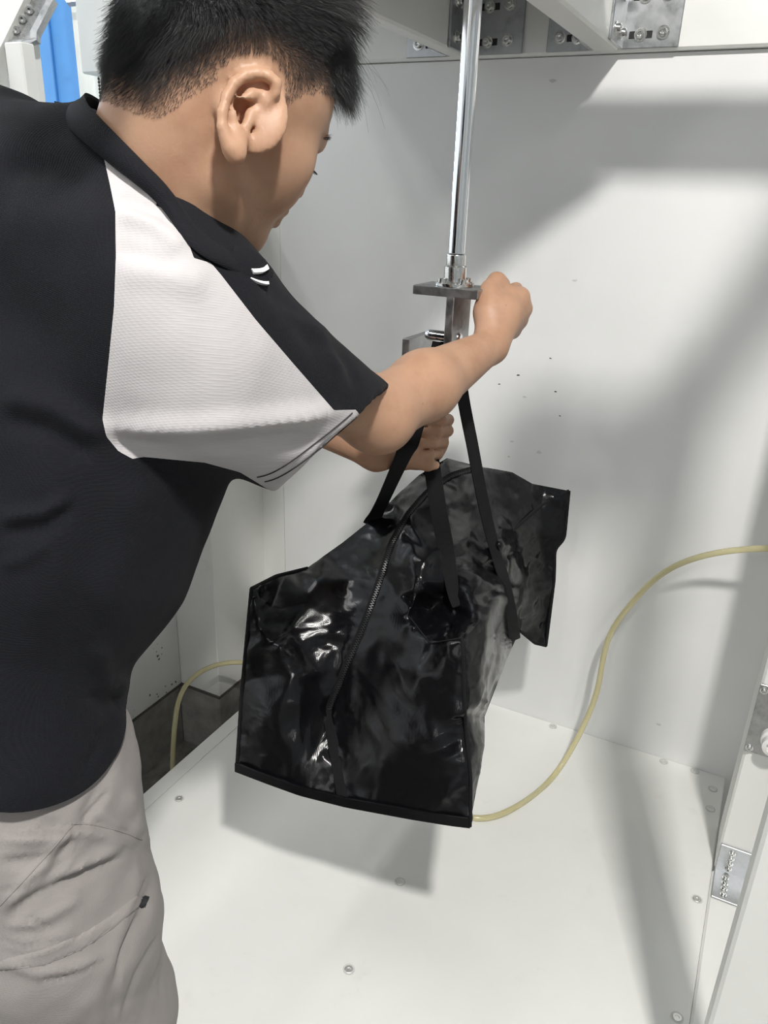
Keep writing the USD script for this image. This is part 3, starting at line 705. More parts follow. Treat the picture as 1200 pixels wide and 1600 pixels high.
def fabric(name, color, scale, rough=.85, sheen=.2, bump=.35, stretch=(1, 1, 1), dist=.0012):
    c = np.array(color)
    return look(name, {'g': ('geometry', {}), 'm': ('mapping', {'scale': stretch, 'rotation': (.4, .3, .7)}),
        'w': ('wave_texture', {'scale': scale, 'distortion': 1.2, 'detail': 2.0, 'detail_scale': 2.0}), 'w2': ('wave_texture', {'scale': scale, 'bands_direction': 'z', 'distortion': 1.2}),
        'mu': ('math', {'math_type': 'multiply'}), 'n': ('noise_texture', {'scale': 12.0, 'detail': 4.0}),
        'r': ('rgb_ramp', {'ramp': [(.3, tuple(c * .93)), (.7, tuple(np.minimum(c * 1.07, 1)))]}),
        'b': ('bump', {'strength': bump, 'distance': dist}),
        'p': ('principled_bsdf', {'roughness': rough, 'sheen_weight': sheen, 'sheen_roughness': .5, 'specular_ior_level': .25})},
        [('g.position', 'm.vector'), ('m.vector', 'w.vector'), ('m.vector', 'w2.vector'), ('w.fac', 'mu.value1'), ('w2.fac', 'mu.value2'), ('mu.value', 'b.height'), ('b.normal', 'p.normal'),
         ('g.position', 'n.vector'), ('n.fac', 'r.fac'), ('r.color', 'p.base_color')])
M_black = fabric('black_knit', (.0058, .0062, .0090), 260, rough=.85, sheen=.02)
M_white = fabric('white_pique', (.51, .487, .49), 150, rough=.85, sheen=.1, bump=.15)
M_trouser = fabric('grey_nylon', (.285, .262, .252), 320, rough=.7, sheen=.05, bump=.15)
M_thread = look('dark_thread', {'p': ('principled_bsdf', {'base_color': (.02, .02, .022), 'roughness': .8})})
sh = obj('shirt', black, M_black, man, smooth=True)
wp = obj('sleeve_panel', white, M_white, sh, smooth=True, label='white ribbed sleeve panel')
for ln_ in ([(557, 651), (525, 680), (485, 712), (445, 740), (414, 752)], [(550, 645), (517, 673), (477, 704), (437, 732), (402, 745)]):
    obj('stitch_line', tube(smooth_line(on_surface(white, spline(np.array(ln_, float), 50), .0006), 2), .0006, 6), M_thread, sh, smooth=60)
# collar
top = [(136, 160, .70), (168, 192, .655), (208, 233, .628), (243, 268, .616), (268, 300, .616), (288, 338, .624), (318, 366, .640), (362, 386, .662), (398, 402, .685), (416, 415, .70)]
low = [(104, 186, .69), (126, 222, .645), (162, 252, .612), (200, 283, .597), (234, 306, .592), (266, 342, .602), (302, 394, .622), (352, 420, .65), (398, 444, .675), (419, 444, .695)]
far_t = [(360, 360, .78), (250, 240, .80), (165, 165, .76)]; far_l = [(390, 420, .80), (240, 300, .86), (120, 190, .78)]
_t = np.array([P(*q) for q in top]); _l = np.array([P(*q) for q in low])
_t[1:8] = on_surface(body, [q[:2] for q in top[1:8]], .004); _l[1:8] = on_surface(shirt, [q[:2] for q in low[1:8]], .004)
tc, lc = smooth_line(spline(_t, 70)), smooth_line(spline(_l, 70))
def sheet(a, b, thick, nb=8, bulge=.0, wob=None):
    """Thick cloth sheet lofted between two curves."""
    n = len(a); t = np.linspace(0, 1, nb)
    G = a[:, None] * (1 - t)[None, :, None] + b[:, None] * t[None, :, None]
    du = np.gradient(G, axis=0); dv = np.gradient(G, axis=1); N = np.cross(du, dv); N /= np.linalg.norm(N, axis=2, keepdims=True) + 1e-12
    if (N[n // 2, nb // 2] @ (EYE - G[n // 2, nb // 2])) < 0: N = -N
    G = G + N * (bulge * np.sin(math.pi * t) ** .7)[None, :, None]
    O, I = G + N * thick / 2, G - N * thick / 2
    V = np.vstack([O.reshape(-1, 3), I.reshape(-1, 3)]); F_ = []; o = n * nb
    for i in range(n - 1):
        for j in range(nb - 1):
            p, q, r, s_ = i * nb + j, i * nb + j + 1, (i + 1) * nb + j + 1, (i + 1) * nb + j
            F_ += [[p, q, r], [p, r, s_], [p + o, r + o, q + o], [p + o, s_ + o, r + o]]
    rim = [(i * nb, (i + 1) * nb) for i in range(n - 1)] + [((i + 1) * nb + nb - 1, i * nb + nb - 1) for i in range(n - 1)] + [(j + 1, j) for j in range(nb - 1)] + [((n - 1) * nb + j, (n - 1) * nb + j + 1) for j in range(nb - 1)]
    for p, q in rim: F_ += [[p, q, q + o], [p, q + o, p + o]]
    m = trimesh.Trimesh(V, np.array(F_), process=False); m.fix_normals(); return m
co = obj('collar', sheet(tc, lc, .0035, 8, .005), M_black, sh, smooth=40)
cb_ = spline(np.array([P(*q) for q in [(416, 415, .70)] + far_t + [(136, 160, .70)]]), 40); cd_ = spline(np.array([P(*q) for q in [(419, 444, .695)] + far_l + [(104, 186, .69)]]), 40)
obj('collar', sheet(cb_, cd_, .0035, 6, .004), M_black, sh, smooth=40)
leaf = sheet(spline(np.array([P(366, 384, .655), P(392, 392, .664), P(412, 406, .676)]), 16), spline(np.array([P(352, 424, .640), P(384, 440, .652), P(418, 443, .672)]), 16), .003, 8, .003)
obj('collar', leaf, M_black, sh, smooth=40)
M_trim = fabric('white_trim', (.78, .78, .78), 300)
for a, b, m in (([(392, 421), (407, 420), (416, 414)], [(396, 427), (410, 426), (419, 421)], M_trim), ([(388, 433), (405, 439), (418, 440)], [(390, 436), (406, 443), (419, 445)], M_trim)):
    dd = [.658, .664, .672]
    A_ = spline(np.array([P(x, y, d - .004) for (x, y), d in zip(a, dd)]), 14); B_ = spline(np.array([P(x, y, d - .004) for (x, y), d in zip(b, dd)]), 14)
    obj('collar_stripe', sheet(A_, B_, .003, 3), m, sh, smooth=40, label='white stripe at the collar tip')
# trousers
lr = [(22, 1190, .80, .098), (36, 1290, .785, .104), (76, 1430, .80, .105), (112, 1600, .835, .102)]
tr_p = [Cone(P(*lr[i][:3]), P(*lr[i + 1][:3]), lr[i][3], lr[i + 1][3], .03) for i in range(3)]
kr = P(112, 1600, .835); ar = np.array([kr[0] - .03, kr[1] - .03, GZ + .07])
kl = kr + [-.21, -.02, 0]; al = ar + [-.22, -.04, 0]
tr_p += [Cone(kr, ar, .102, .075, .03), Cone(P(40, 1190, .80) + [-.17, -.02, 0], kl, .10, .102, .05), Cone(kl, al, .102, .075, .03), Cone(P(40, 1190, .80), P(40, 1190, .80) + [-.17, -.02, 0], .098, .10, .05)]
trs = sdf_mesh(tr_p, .0036, cut=[((0, 0, .72), (0, 0, 1)), ((0, 0, GZ + .055), (0, 0, -1))])
V = np.array(trs.vertices)
trs.vertices = V + vnormals(trs) * ((meshkit.fbm(V * np.array([12., 12, 16]), 3, 3) - .5) * .012 + (meshkit.fbm(V * 40, 2, 8) - .5) * .002)[:, None]
trs = folds(trs, [
    ([(0, 1312), (70, 1310), (130, 1300), (215, 1318)], .005, .004), ([(0, 1290), (60, 1282), (100, 1290)], .005, -.003), ([(110, 1290), (60, 1360), (0, 1425)], .006, .005), ([(125, 1295), (80, 1370), (10, 1440)], .005, -.004),
    ([(40, 1405), (90, 1370), (150, 1345), (200, 1310)], .006, .005), ([(45, 1415), (100, 1382), (165, 1352)], .005, -.005), ([(0, 1440), (60, 1440), (130, 1400)], .006, .004),
    ([(180, 1190), (150, 1240), (125, 1290)], .006, -.004), ([(200, 1230), (215, 1280), (230, 1330)], .008, .005), ([(228, 1330), (210, 1400), (180, 1480), (178, 1560)], .008, .004), ([(240, 1370), (215, 1440), (175, 1530), (170, 1600)], .006, -.004),
    ([(0, 1500), (60, 1520), (120, 1512), (165, 1495)], .006, .004), ([(0, 1470), (70, 1475), (120, 1450)], .008, .003), ([(0, 1350), (50, 1350), (110, 1330)], .004, -.003), ([(150, 1260), (180, 1290), (220, 1300)], .005, .003),
    ([(0, 1300), (70, 1297), (128, 1291)], .0022, -.003), ([(0, 1345), (60, 1340), (118, 1312)], .0022, -.0026), ([(38, 1412), (95, 1378), (152, 1352), (196, 1338)], .0024, -.0042), ([(52, 1398), (100, 1366), (130, 1340)], .0024, -.003),
    ([(10, 1440), (50, 1434), (80, 1450)], .0022, -.003), ([(0, 1468), (40, 1478), (100, 1468)], .0024, -.002), ([(60, 1534), (110, 1524), (165, 1500)], .0024, -.003), ([(214, 1432), (192, 1480), (180, 1540), (182, 1600)], .0024, -.003),
    ([(250, 1460), (215, 1520), (190, 1590)], .003, -.003), ([(172, 1235), (150, 1262), (128, 1290)], .0022, -.004), ([(200, 1300), (150, 1286), (120, 1288)], .002, -.0018), ([(228, 1370), (205, 1420), (196, 1440)], .0024, -.002), ([(120, 1296), (112, 1330), (85, 1352)], .002, .0025), ([(0, 1395), (40, 1385), (66, 1360)], .0024, -.0022)])
pa = obj('trousers', trs, M_trouser, man, smooth=True)
flap = [(0, 1500), (60, 1484), (120, 1462), (170, 1432), (212, 1398), (226, 1402), (215, 1420), (180, 1450), (130, 1485), (70, 1510), (0, 1518), (-60, 1520), (-60, 1500)]
obj('pocket_flap', patch(trs, flap, .0016), M_trouser, pa, smooth=True)
obj('flap_tag', patch(trs, [(218, 1404), (228, 1398), (231, 1404), (222, 1420), (217, 1418)], .0055), M_thread, pa, smooth=True, label='small dark tag at the pocket flap')
for ln_ in ([(0, 1514), (70, 1505), (130, 1480), (180, 1445), (215, 1416)], [(112, 1288), (150, 1290), (190, 1300), (222, 1312)], [(118, 1284), (70, 1340), (0, 1415)]):
    obj('seam', tube(on_surface(trs, spline(np.array(ln_, float), 40), .0004), .0006, 6), M_trouser, pa, smooth=60)
for a_, nm in ((ar, 0), (al, 1)):
    f0 = a_ + [.01, .02, -.07 + .012]
    shoe = sdf_mesh([Flat(f0 + [0, -.07, .03], f0 + [.03, .13, .022], .045, .044, (0, 0, 1), .8, .02), Cone(a_ + [0, -.02, -.02], a_ + [0, -.01, .03], .042, .045, .02)], .005, cut=[((0, 0, GZ + .001), (0, 0, -1))])
    obj('shoe', shoe, M_dark, man, smooth=True)
# ------------------------------------------------------------------ hair
def hl(v): return (np.asarray(v) - HC) @ HA.T * 1000            # to head coordinates, mm
bv, bf = np.array(body.vertices), np.array(body.faces); bn = vnormals(body)
q = hl(bv); near_ = q.copy(); near_[:, 2] = -np.abs(near_[:, 2])
pxm, _ = project(HC + near_ / 1000 @ HA)
HAIR = [(140, 145), (178, 168), (215, 182), (245, 190), (275, 173), (305, 151), (335, 134), (350, 117), (372, 108), (410, 106), (428, 118), (437, 140), (440, 184), (452, 167), (470, 153), (500, 148), (530, 152), (620, 120), (640, -200), (300, -320), (0, -100)]
hs = -inside_px(pxm, HAIR)                                      # px inside the hairline
hs[(q[:, 1] < -75) | (np.linalg.norm(q - [0, 20, 0], axis=1) > 150)] = -50
from scipy.spatial import cKDTree
ears_ = np.vstack([ear_px(*h_) for h_ in helix]); hs[cKDTree(ears_).query(bv)[0] < .013] = -50
ss = lambda a, b, x: np.clip((x - a) / (b - a), 0, 1) ** 2 * (3 - 2 * np.clip((x - a) / (b - a), 0, 1))
cap = split_by(body, 52 - hs)[0] if False else split_by(body, 78 - hs)[0]
cv_ = np.array(cap.vertices); cn = vnormals(cap); cq = hl(cv_); nq = cq.copy(); nq[:, 2] = -np.abs(nq[:, 2]); cs = -inside_px(project(HC + nq / 1000 @ HA)[0], HAIR)
tk = .001 + .013 * ss(74, 150, cs) * (.55 + .45 * ss(20, 90, cq[:, 1]))
tk = tk * (.85 + .4 * meshkit.fbm(cq / np.array([26., 9, 9]), 3, 2))
cap.vertices = cv_ + cn * tk[:, None]
M_hair = look('black_hair', {'p': ('principled_bsdf', {'base_color': (.0075, .0075, .0085), 'roughness': .36, 'specular_ior_level': .55})})
M_cap = look('hair_mass', {'g': ('geometry', {}), 'n': ('noise_texture', {'scale': 220.0, 'detail': 3.0}), 'b': ('bump', {'strength': .8, 'distance': .004}), 'p': ('principled_bsdf', {'base_color': (.008, .008, .009), 'roughness': .5})},
             [('g.position', 'n.vector'), ('n.fac', 'b.height'), ('b.normal', 'p.normal')])
hr = obj('hair', cap, M_cap, man, smooth=True, label='short black hair with faded sides')
def curves(name, P3, width, mat, parent):
    path = numbered(str(parent.GetPath()), name)
    b = _base['/'.join(str(parent.GetPath()).split('/')[:3])]
    c = UsdGeom.BasisCurves.Define(stage, path)
    c.CreateTypeAttr('linear')
    n, k = P3.shape[:2]
    c.CreateCurveVertexCountsAttr([k] * n)
    from pxr import Vt
    c.CreatePointsAttr(Vt.Vec3fArray.FromNumpy((P3 - b).reshape(-1, 3).astype(np.float32)))
    w = np.tile(np.linspace(1, .45, k), n) * np.repeat(np.broadcast_to(width, (n,)), k)
    c.CreateWidthsAttr(Vt.FloatArray.FromNumpy(w.astype(np.float32))); c.SetWidthsInterpolation('vertex')
    UsdShade.MaterialBindingAPI.Apply(c.GetPrim()).Bind(mat)
    return c.GetPrim()
g = np.random.default_rng(7)
def roots(n, lo, hi):
    fm = (hs[bf] > lo).all(1) & (hs[bf] < hi).all(1)
    tri = bf[fm]; a = np.linalg.norm(np.cross(bv[tri[:, 1]] - bv[tri[:, 0]], bv[tri[:, 2]] - bv[tri[:, 0]]), axis=1)
    t = tri[g.choice(len(tri), n, p=a / a.sum())]
    w = g.dirichlet((1, 1, 1), n)[:, :, None]
    nn = (bn[t] * w).sum(1); return (bv[t] * w).sum(1), nn / np.linalg.norm(nn, axis=1, keepdims=True), (hs[t] * w[:, :, 0]).sum(1)
def grow(n, lo, hi, seg=7):
    p, nn, s_ = roots(n, lo, hi); qq = hl(p)
    topw = ss(30, 85, qq[:, 1])[:, None]; front = ss(10, 80, qq[:, 0])[:, None]
    side = -.85 * HU - .15 * HF + 0 * p; side = side + .35 * front * HF
    flow = topw * (.75 * HF + .2 * HU * (1 - front) - .55 * HU * front - .25 * HL) + (1 - topw) * side
    length = .0018 + .010 * ss(6, 75, s_) + .012 * ss(55, 120, s_) + .026 * ss(60, 105, qq[:, 1]) * ss(70, 130, s_) + .030 * ss(45, 80, qq[:, 0]) * ss(40, 70, qq[:, 1])
    length = length * g.uniform(.65, 1.15, n)
    jit = g.normal(0, .17, (n, 3)) + .22 * front * topw * g.normal(0, 1, (n, 3))
    d = nn * (.35 + .5 * topw) + flow * (.75 - .4 * topw) + jit * .5; out = [p]
    x = p.copy()
    for i in range(seg - 1):
        t = i / (seg - 2)
        dd = d * (1 - t) + (flow + nn * .12 + jit + np.array([0, 0, -.35]) * t * topw) * t * 1.2
        dd /= np.linalg.norm(dd, axis=1, keepdims=True)
        x = x + dd * (length / (seg - 1))[:, None]; out.append(x)
    return np.stack(out, 1)
say(curves('hair_strands', grow(34000, 1, 95, 5), .00014, M_hair, hr), kind='stuff')
say(curves('hair_strands', grow(22000, 60, 1e9, 8), .00022, M_hair, hr), kind='stuff')
wp_, wn_, ws_ = roots(900, 60, 1e9); wq_ = hl(wp_); wm_ = (wq_[:, 0] > 55) & (wq_[:, 1] > 45); wp_, wn_ = wp_[wm_], wn_[wm_]
wt_ = np.linspace(0, 1, 9)[None, :, None]; wl_ = g.uniform(.035, .058, len(wp_))[:, None, None]; wj_ = g.normal(0, .22, (len(wp_), 1, 3))
wisps = wp_[:, None] + wl_ * (wt_ * (.75 * wn_[:, None] + .45 * HF + wj_) + wt_ ** 2 * (-.75 * HU + np.array([0, 0, -.30]) + .4 * wj_) * .9)
say(curves('fringe_wisps', wisps, .00022, M_hair, hr), kind='stuff')
# brows, lashes, eyes
M_eye = look('eye_white', {'p': ('principled_bsdf', {'base_color': (.75, .72, .70), 'roughness': .12})})
for sgn, nm in ((-1, 'eye'), (1, 'eye')):
    ey = obj('eye', Ell and trimesh.Trimesh(*[a for a in (trimesh.creation.icosphere(3, .0122).vertices + hd(76, 3, sgn * 31), trimesh.creation.icosphere(3).faces)], process=False), M_eye, man, smooth=True)
    c0 = hd(76, 3, sgn * 31)
    th = np.linspace(-.9, .9, 40)
    r0 = np.array([c0 + (.0128 * math.cos(t) * HF + sgn * .0128 * math.sin(t) * HL - .0012 * HU) for t in th])
    o = (r0 - c0) / .0128
    ls = np.stack([r0 + o * l - HU * (.0045 * (l / .009)) * .5 for l in (0, .003, .006, .009)], 1)
    curves('eyelash', ls, .00028, M_hair, ey)
    br = []
    for k in range(120):
        t = g.uniform(0, 1); base = hd(96 - 16 * t ** 2, 26 + 3 * math.sin(t * 3) + g.normal(0, 1.4), sgn * (14 + 34 * t))
        dirn = sgn * HL * .8 + HU * .2 + HF * .12 + g.normal(0, .1, 3)
        br.append([base + dirn * l for l in (0, .003, .006, .009)])
    curves('eyebrow', np.array(br), .0002, M_hair, man)
# ------------------------------------------------------------------ the bag
BAG = {
# outline, clockwise from front top-left corner: (px, py, world y)
'A':(393,920,.875),'A1':(432,900,.95),'A2':(480,888,1.04),'R1':(535,848,1.10),'R2':(588,806,1.16),'R3':(622,772,1.22),'R4':(655,742,1.26),'R5':(698,716,1.30),'R6':(745,728,1.33),
'R7':(800,738,1.38),'R8':(832,756,1.41),'K1':(889,767,1.43),'K2':(882,842,1.415),'K3':(867,858,1.40),'K4':(866,905,1.40),'K5':(853,1009,1.39),'K6':(836,1005,1.37),'K7':(812,985,1.32),
'S1':(792,1030,1.14),'S2':(757,1120,0.985),'S3':(757,1165,0.905),'C':(734,1290,.815),'C1':(708,1287,.812),'C2':(645,1277,.81),'F':(541,1258,.81),'F1':(470,1240,.80),'F2':(420,1222,.80),'B':(370,1203,.80),'B1':(378,1080,.84),
# front gusset
'E':(514,1112,.90),'e1':(440,1010,.862),'e2':(470,1100,.850),'e3':(430,1110,.825),'e4':(525,1180,.855),'e5':(455,1180,.815),'e6':(600,1190,.83),'e7':(660,1150,.835),'e8':(600,1080,.872),'e9':(690,1220,.818),'e10':(660,1060,.872),'e11':(410,1000,.858),'e12':(400,1140,.815),
'D':(722,998,.885),'D1':(727,1140,.845),'D2':(735,1215,.828),
# left top panel
't1':(455,985,.908),'t2':(490,1050,.893),'t3':(480,940,.951),'t4':(525,960,.963),'t5':(545,905,1.02),'t6':(590,860,1.09),'t7':(500,905,.988),'t8':(615,815,1.15),'t9':(520,1010,.93),
# zipper
'z1':(548,1030,.932),'z2':(575,965,.965),'z3':(598,900,1.01),'z4':(614,850,1.055),'z5':(640,805,1.10),'z6':(668,772,1.17),'z7':(705,745,1.235),'z8':(748,733,1.29),
# right top panel: folds
'r1':(600,1000,.945),'r2':(640,965,.955),'r3':(672,1006,.92),'r4':(690,852,1.06),'r5':(660,880,1.01),'r6':(650,830,1.075),'r7':(625,930,.985),'r8':(668,955,1.03),'r9':(700,925,1.03),'r10':(712,960,1.0),'r11':(700,985,.985),
'q1':(690,790,1.15),'q2':(720,775,1.20),'q3':(705,830,1.12),'q4':(735,820,1.17),'q5':(745,790,1.22),'q6':(725,865,1.10),'q7':(745,880,1.12),'q8':(718,850,1.085),
'q9':(760,850,1.19),'q10':(768,800,1.27),'q11':(775,770,1.32),'q12':(800,760,1.36),
# right side panel
's1':(738,935,0.985),'s2':(742,975,0.935),'s3':(750,1040,0.915),'s4':(757,905,1.04),'s5':(775,935,1.0),'s6':(778,890,1.2),'s7':(788,985,1.15),'s8':(770,1040,1.0),'s9':(748,1100,0.895),'s10':(795,880,1.20),'s11':(803,960,1.26),'s12':(785,850,1.17),
# rear wing
'k1':(800,830,1.29),'k2':(840,830,1.375),'k3':(812,800,1.335),'k4':(845,790,1.395),'k5':(825,900,1.335),'k6':(845,940,1.375),'k7':(815,940,1.285),'k8':(850,880,1.39),'k9':(832,975,1.352),'k10':(780,825,1.245),
}
OUT = ['A','A1','A2','R1','R2','R3','R4','R5','R6','R7','R8','K1','K2','K3','K4','K5','K6','K7','S1','S2','S3','C','C1','C2','F','F1','F2','B','B1']
BK = list(BAG); B3 = np.array([onY(*BAG[k]) for k in BK]); B2 = np.array([BAG[k][:2] for k in BK], float); bi = {k: i for i, k in enumerate(BK)}
from scipy.spatial import Delaunay
poly_out = B2[[bi[k] for k in OUT]]
def with_creases(points, creases):
    """Delaunay triangles of the traced points; extra points on the creases make every crease an edge."""
    p2, p3 = list(points[0]), list(points[1])
    for a, b in creases:
        ia, ib = bi[a], bi[b]; L = np.linalg.norm(p2[ia] - p2[ib]); n = int(L // 14)
        for k in range(1, n):
            t = k / n; p2.append(p2[ia] * (1 - t) + p2[ib] * t); p3.append(p3[ia] * (1 - t) + p3[ib] * t)
    return np.array(p2), np.array(p3)
def seq(s): s = s.split(); return list(zip(s[:-1], s[1:]))
creases = seq(' '.join(OUT + ['A'])) + seq('E z1 z2 z3 z4 z5 z6 z7 z8') + seq('A t1 t2 E') + seq('E F') + seq('E e8 e10 D') + seq('A e11 e1 e2 E') + seq('D D1 D2 C') + seq('D r3 r2') + seq('r2 r5 r4') + seq('r3 r10 r4') + seq('e3 e12 F2') + seq('E e4 e5') + \
    seq('z4 r6 q3 q8') + seq('z5 q1 q4 q9') + seq('q8 q6 s1 s2') + seq('s2 s3 s9') + seq('k10 q9 s12 s6 s5 s3') + seq('k1 k5 k7 K7') + seq('k3 k1 k10') + seq('K1 k4 k3') + seq('q12 k4 k2 k8') + seq('k2 k5') + seq('q2 q5 q10') + seq('q10 k3') + seq('t8 t6 t5') + seq('t5 t4 t9') + seq('R3 t8 z5') + seq('s7 s8 s9') + seq('e6 e7 e9 C') + seq('e4 e6') + seq('k5 k6 K5') + seq('q6 q7 s4') + seq('r7 r8 r9')
C2, C3 = with_creases((B2, B3), creases)
key_ = np.round(C2, 3); _, iu = np.unique(key_, axis=0, return_index=True); C2, C3 = C2[iu], C3[iu]
T = Delaunay(C2).simplices
cen = C2[T].mean(1); T = T[inside_px(cen, poly_out) < 0]
nrm = np.cross(C3[T][:, 1] - C3[T][:, 0], C3[T][:, 2] - C3[T][:, 0]); fl_ = (nrm * (EYE - C3[T].mean(1))).sum(1) < 0; T[fl_] = T[fl_][:, ::-1]
# hidden side: the rest of the box behind the outline
from collections import Counter
ed = Counter(); de = {}
for t in T:
    for a, b in ((0, 1), (1, 2), (2, 0)):
        k = tuple(sorted((t[a], t[b]))); ed[k] += 1; de[k] = (t[a], t[b])
loop_edges = [de[k] for k, n in ed.items() if n == 1]
hid = np.array([[-.655, 1.10, .33], [-.655, 1.38, .35], [-.60, 1.42, .58], [-.45, 1.43, .62], [-.33, 1.41, .35], [-.45, 1.10, .30], [-.66, 1.15, .50], [-.40, 1.30, .33]])
n0 = len(C3); hidx = {i: int(np.argmin(np.linalg.norm(hid - C3[i], axis=1))) for e_ in loop_edges for i in e_}
H_T = []; HV = list(C3) + list(hid); ring = []
for b, a in loop_edges:
    ha, hb = hidx[a] + n0, hidx[b] + n0
    H_T.append([a, b, ha])
    if ha != hb: H_T.append([b, hb, ha]); ring.append((ha, hb))
ctr_h = len(HV); HV.append(np.array([-.48, 1.22, .45]))
for a, b in ring: H_T.append([a, b, ctr_h])
def refine(V, T, n):
    m = trimesh.Trimesh(V, T, process=False)
    for _ in range(n): m = m.subdivide()
    m.merge_vertices(digits_vertex=6); return m
front = refine(C3, T, 3)
def crumple(m, soft=2):
    V = np.array(m.vertices); e = m.edges_unique
    bnd = np.zeros(len(V), bool)
    ec = Counter(map(tuple, np.sort(m.edges, 1))); 
    for (a, b), n in ec.items():
        if n == 1: bnd[a] = bnd[b] = True
    deg = np.bincount(e.ravel(), minlength=len(V))
    for _ in range(soft):
        s = np.zeros_like(V); np.add.at(s, e[:, 0], V[e[:, 1]]); np.add.at(s, e[:, 1], V[e[:, 0]])
        W = V + .5 * (s / deg[:, None] - V); W[bnd] = V[bnd]; V = W
    m.vertices = V
    n = vnormals(m)
    for k_, (sc, am, sd) in enumerate(((1, .005, 41), (1.6, .0025, 43))):                # sharp straight folds: piecewise planar dents
        g_ = np.random.default_rng(sd)
        for _ in range(26):
            a_ = V[g_.integers(len(V))]; d1 = g_.normal(size=3); d1 -= n.mean(0) * (d1 @ n.mean(0)); d1 /= np.linalg.norm(d1)
            q_ = V - a_; t_ = q_ @ d1; o_ = np.linalg.norm(q_ - t_[:, None] * d1, axis=1)
            L_ = g_.uniform(.04, .10) / sc
            w_ = np.clip(1 - np.abs(t_) / L_, 0, 1) * np.clip(1 - o_ / (.016 / sc), 0, 1)
            w_[bnd] = 0; V = V + n * (w_ * am * g_.choice([-1, 1]))[:, None]
    m.vertices = V; n = vnormals(m)
    r1 = 1 - np.abs(2 * meshkit.fbm(V * 13 + 3, 2, 11) - 1); r2 = 1 - np.abs(2 * meshkit.fbm(V * 34, 2, 21) - 1); r3 = 1 - np.abs(2 * meshkit.noise(V * 90, 31) - 1)
    d = (r1 - .75) * .008 + (r2 - .75) * .0026 + (r3 - .6) * .0006
    d[bnd] *= .25
    m.vertices = V + n * d[:, None]; return m
front = crumple(front, 9)
back = refine(np.array(HV), np.array(H_T), 2)
M_bag = look('black_woven_film', {'g': ('geometry', {}), 'm': ('mapping', {'rotation': (.2, .5, .3)}),
    'w': ('wave_texture', {'scale': 240.0, 'distortion': .8, 'detail': 1.0}), 'w2': ('wave_texture', {'scale': 240.0, 'bands_direction': 'z', 'distortion': .8, 'detail': 1.0}),
    'n': ('noise_texture', {'scale': 60.0, 'detail': 4.0, 'roughness': .6}), 'mu': ('math', {'math_type': 'multiply_add', 'value2': 1.0}), 'mu2': ('math', {'math_type': 'multiply_add', 'value2': .5}),
    'b': ('bump', {'strength': .07, 'distance': .0012}), 'nr': ('map_range', {'from_min': .35, 'from_max': .65, 'to_min': .11, 'to_max': .19}),
    'p': ('principled_bsdf', {'base_color': (.005, .005, .006), 'specular_ior_level': .32})},
    [('g.position', 'm.vector'), ('m.vector', 'w.vector'), ('m.vector', 'w2.vector'), ('w.fac', 'mu.value1'), ('w2.fac', 'mu.value3'), ('g.position', 'n.vector'), ('n.fac', 'mu2.value1'), ('mu.value', 'mu2.value3'),
     ('mu2.value', 'b.height'), ('b.normal', 'p.normal'), ('n.fac', 'nr.value'), ('nr.result', 'p.roughness')])
M_web = fabric('black_webbing', (.006, .006, .007), 420, rough=.8, sheen=.02, bump=.5)
bag = thing('bag', 'large shiny black zipped bag hanging from the clamp by its webbing straps', 'bag', (-.45, 1.1, .29))
bd = obj('body', front, M_bag, bag, smooth=38)
obj('body_back', back, M_bag, bd, smooth=20)
def front_path(keys, n=60, lift=.0):
    c = np.array([BAG[k][:2] for k in keys], float)
    t = np.r_[0, np.cumsum(np.linalg.norm(np.diff(c, axis=0), axis=1))]
    c = np.stack([np.interp(np.linspace(0, t[-1], n), t, c[:, i]) for i in (0, 1)], 1)
    return on_surface(front, c, lift)
def smooth_path(p, k=3):
    p = np.array(p)
    for _ in range(k): p[1:-1] = .5 * p[1:-1] + .25 * (p[:-2] + p[2:])
    return p
def line3(keys, n=50):
    q = np.array([onY(*BAG[k]) for k in keys]); t = np.r_[0, np.cumsum(np.linalg.norm(np.diff(q, axis=0), axis=1))]
    return smooth_path(np.stack([np.interp(np.linspace(0, t[-1], n), t, q[:, i]) for i in range(3)], 1), 2)
obj('piping', tube(smooth_path(front_path('C D2 D1 D'.split(), 60, .001), 8), .0026, 8), M_web, bag, smooth=60)
obj('piping', tube(smooth_path(front_path('D r3 r2'.split(), 40, .001), 3), .0012, 8), M_web, bag, smooth=60)
for ks in ('A B1 B', 'B F2 F1 F C2 C1 C', 'A A1 A2', 'K1 K2 K3 K4 K5', 'K5 K6 K7', 'k10 k1 k4 K1'):
    obj('piping', tube(line3(ks.split()), .0032, 8), M_web, bag, smooth=60)
# hem band along the front bottom edge
hb_ = line3('B F2 F1 F C2 C1 C'.split(), 70)
obj('hem_band', strap(hb_ + [0, -.003, .008], (0, .1, 1), .017, .004), M_bag, bag, smooth=30)
# gusset strap below the zipper end
gs = smooth_path(on_surface(front, spline(np.array([(514, 1108), (521, 1150), (530, 1200), (539, 1252)], float), 30), .0022), 4)
gsp = obj('gusset_strap', strap(gs, CR, .0195, .0022), M_web, bag, smooth=40)
obj('strap_end', strap(gs[-2:] + (gs[-1] - gs[-2]) * .6 + cv(0, 0, -.001), CR, .012, .003), M_zinc, gsp, smooth=40, label='small light crimp at the end of the strap')
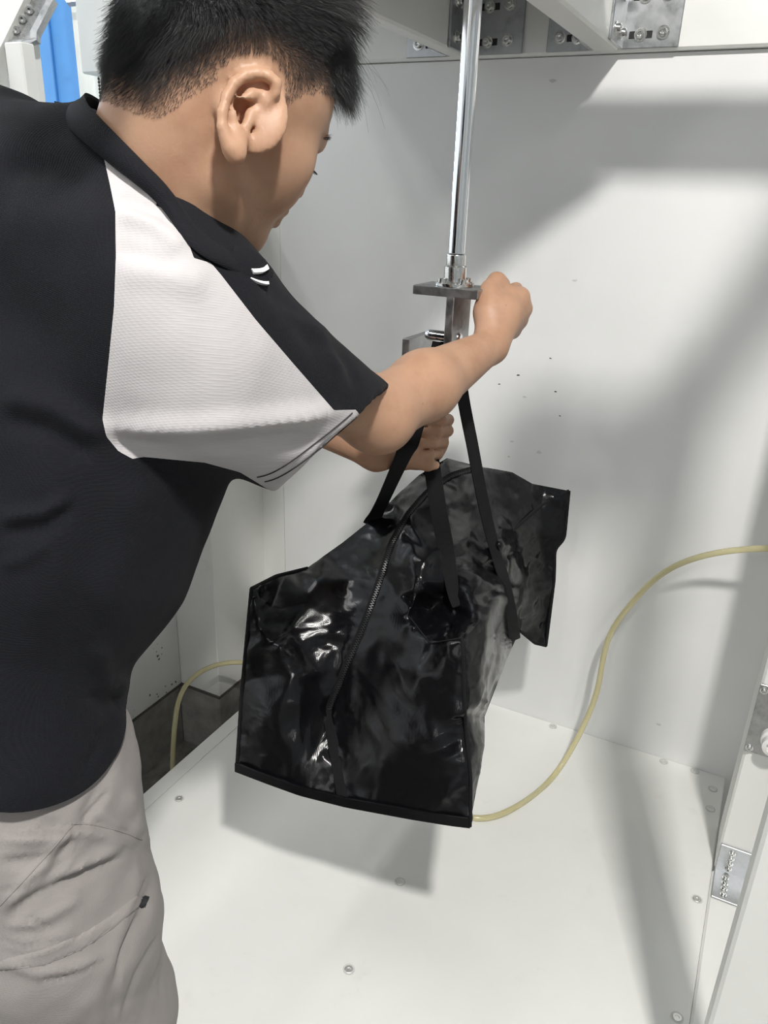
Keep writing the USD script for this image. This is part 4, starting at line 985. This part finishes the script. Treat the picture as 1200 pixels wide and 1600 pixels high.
# zipper
zp = smooth_path(front_path('E z1 z2 z3 z4 z5 z6 z7 z8'.split(), 120, .0016), 6)
tz = np.gradient(zp, axis=0); tz /= np.linalg.norm(tz, axis=1, keepdims=True)
zside = np.cross(tz, EYE - zp); zside /= np.linalg.norm(zside, axis=1, keepdims=True)
zo = obj('zipper_tape', strap(zp + zside * .0042, zside, .006, .0012), M_web, bag, smooth=40)
obj('zipper_tape', strap(zp - zside * .0042, zside, .006, .0012), M_web, bag, smooth=40)
M_teeth = look('dark_nylon_teeth', {'p': ('principled_bsdf', {'base_color': (.02, .02, .022), 'roughness': .4})})
teeth = []
zl = np.r_[0, np.cumsum(np.linalg.norm(np.diff(zp, axis=0), axis=1))]
for k, sl in enumerate(np.arange(.004, zl[-1], .0021)):
    c = np.array([np.interp(sl, zl, zp[:, i]) for i in range(3)]); i = int(np.searchsorted(zl, sl)) - 1
    up = np.cross(zside[i], tz[i]); s_ = zside[i] * (.0012 if k % 2 else -.0012)
    t = trimesh.creation.box((.0036, .0013, .0024)); R4 = np.eye(4); R4[:3, 0], R4[:3, 1], R4[:3, 2], R4[:3, 3] = zside[i], tz[i], up, c + s_ + up * .0012 * np.sign(up @ (EYE - c))
    t.apply_transform(R4); teeth.append(t)
obj('zipper_teeth', cat_mesh(teeth), M_teeth, bag, smooth=False, kind='stuff')
# handles: each leg of webbing rises to the clamp through the left hand
def leg(pts, side, w, t=.0026, n=70):
    return strap(spline(np.array([onY(*q) for q in pts]), n), side, w, t)
def leg2(low_px, pts, side, w, t=.0026, n=90):
    lo = on_surface(front, low_px, .004)
    up = np.array([onY(*q) for q in pts])
    return strap(smooth_path(spline(np.vstack([lo, up]), n), 4), side, w, t)
obj('handle', leg2([(717, 948), (712, 930), (704, 900), (695, 860)], [(684, 790, 1.06), (676, 735, 1.085), (671, 700, 1.09), (676, 655, 1.10), (690, 600, 1.10), (702, 535, 1.10)], cv(.95, .2, -.2), np.interp(np.linspace(0, 1, 90), [0, .12, .3, 1], [.012, .020, .0265, .0265])), M_web, bag, smooth=40)
obj('handle', leg2([(800, 1000), (794, 950), (784, 905), (773, 868)], [(751, 765, 1.145), (738, 695, 1.125), (726, 635, 1.112), (718, 580, 1.106), (712, 530, 1.102)], cv(.75, .1, .6), .024), M_web, bag, smooth=40)
obj('handle', leg([(578, 822, 1.15), (592, 795, 1.145), (610, 757, 1.06), (626, 722, .985), (640, 690, .972), (656, 645, 1.02), (672, 600, 1.08), (690, 535, 1.10)], cv(.9, .35, -.1), .028), M_web, bag, smooth=40)
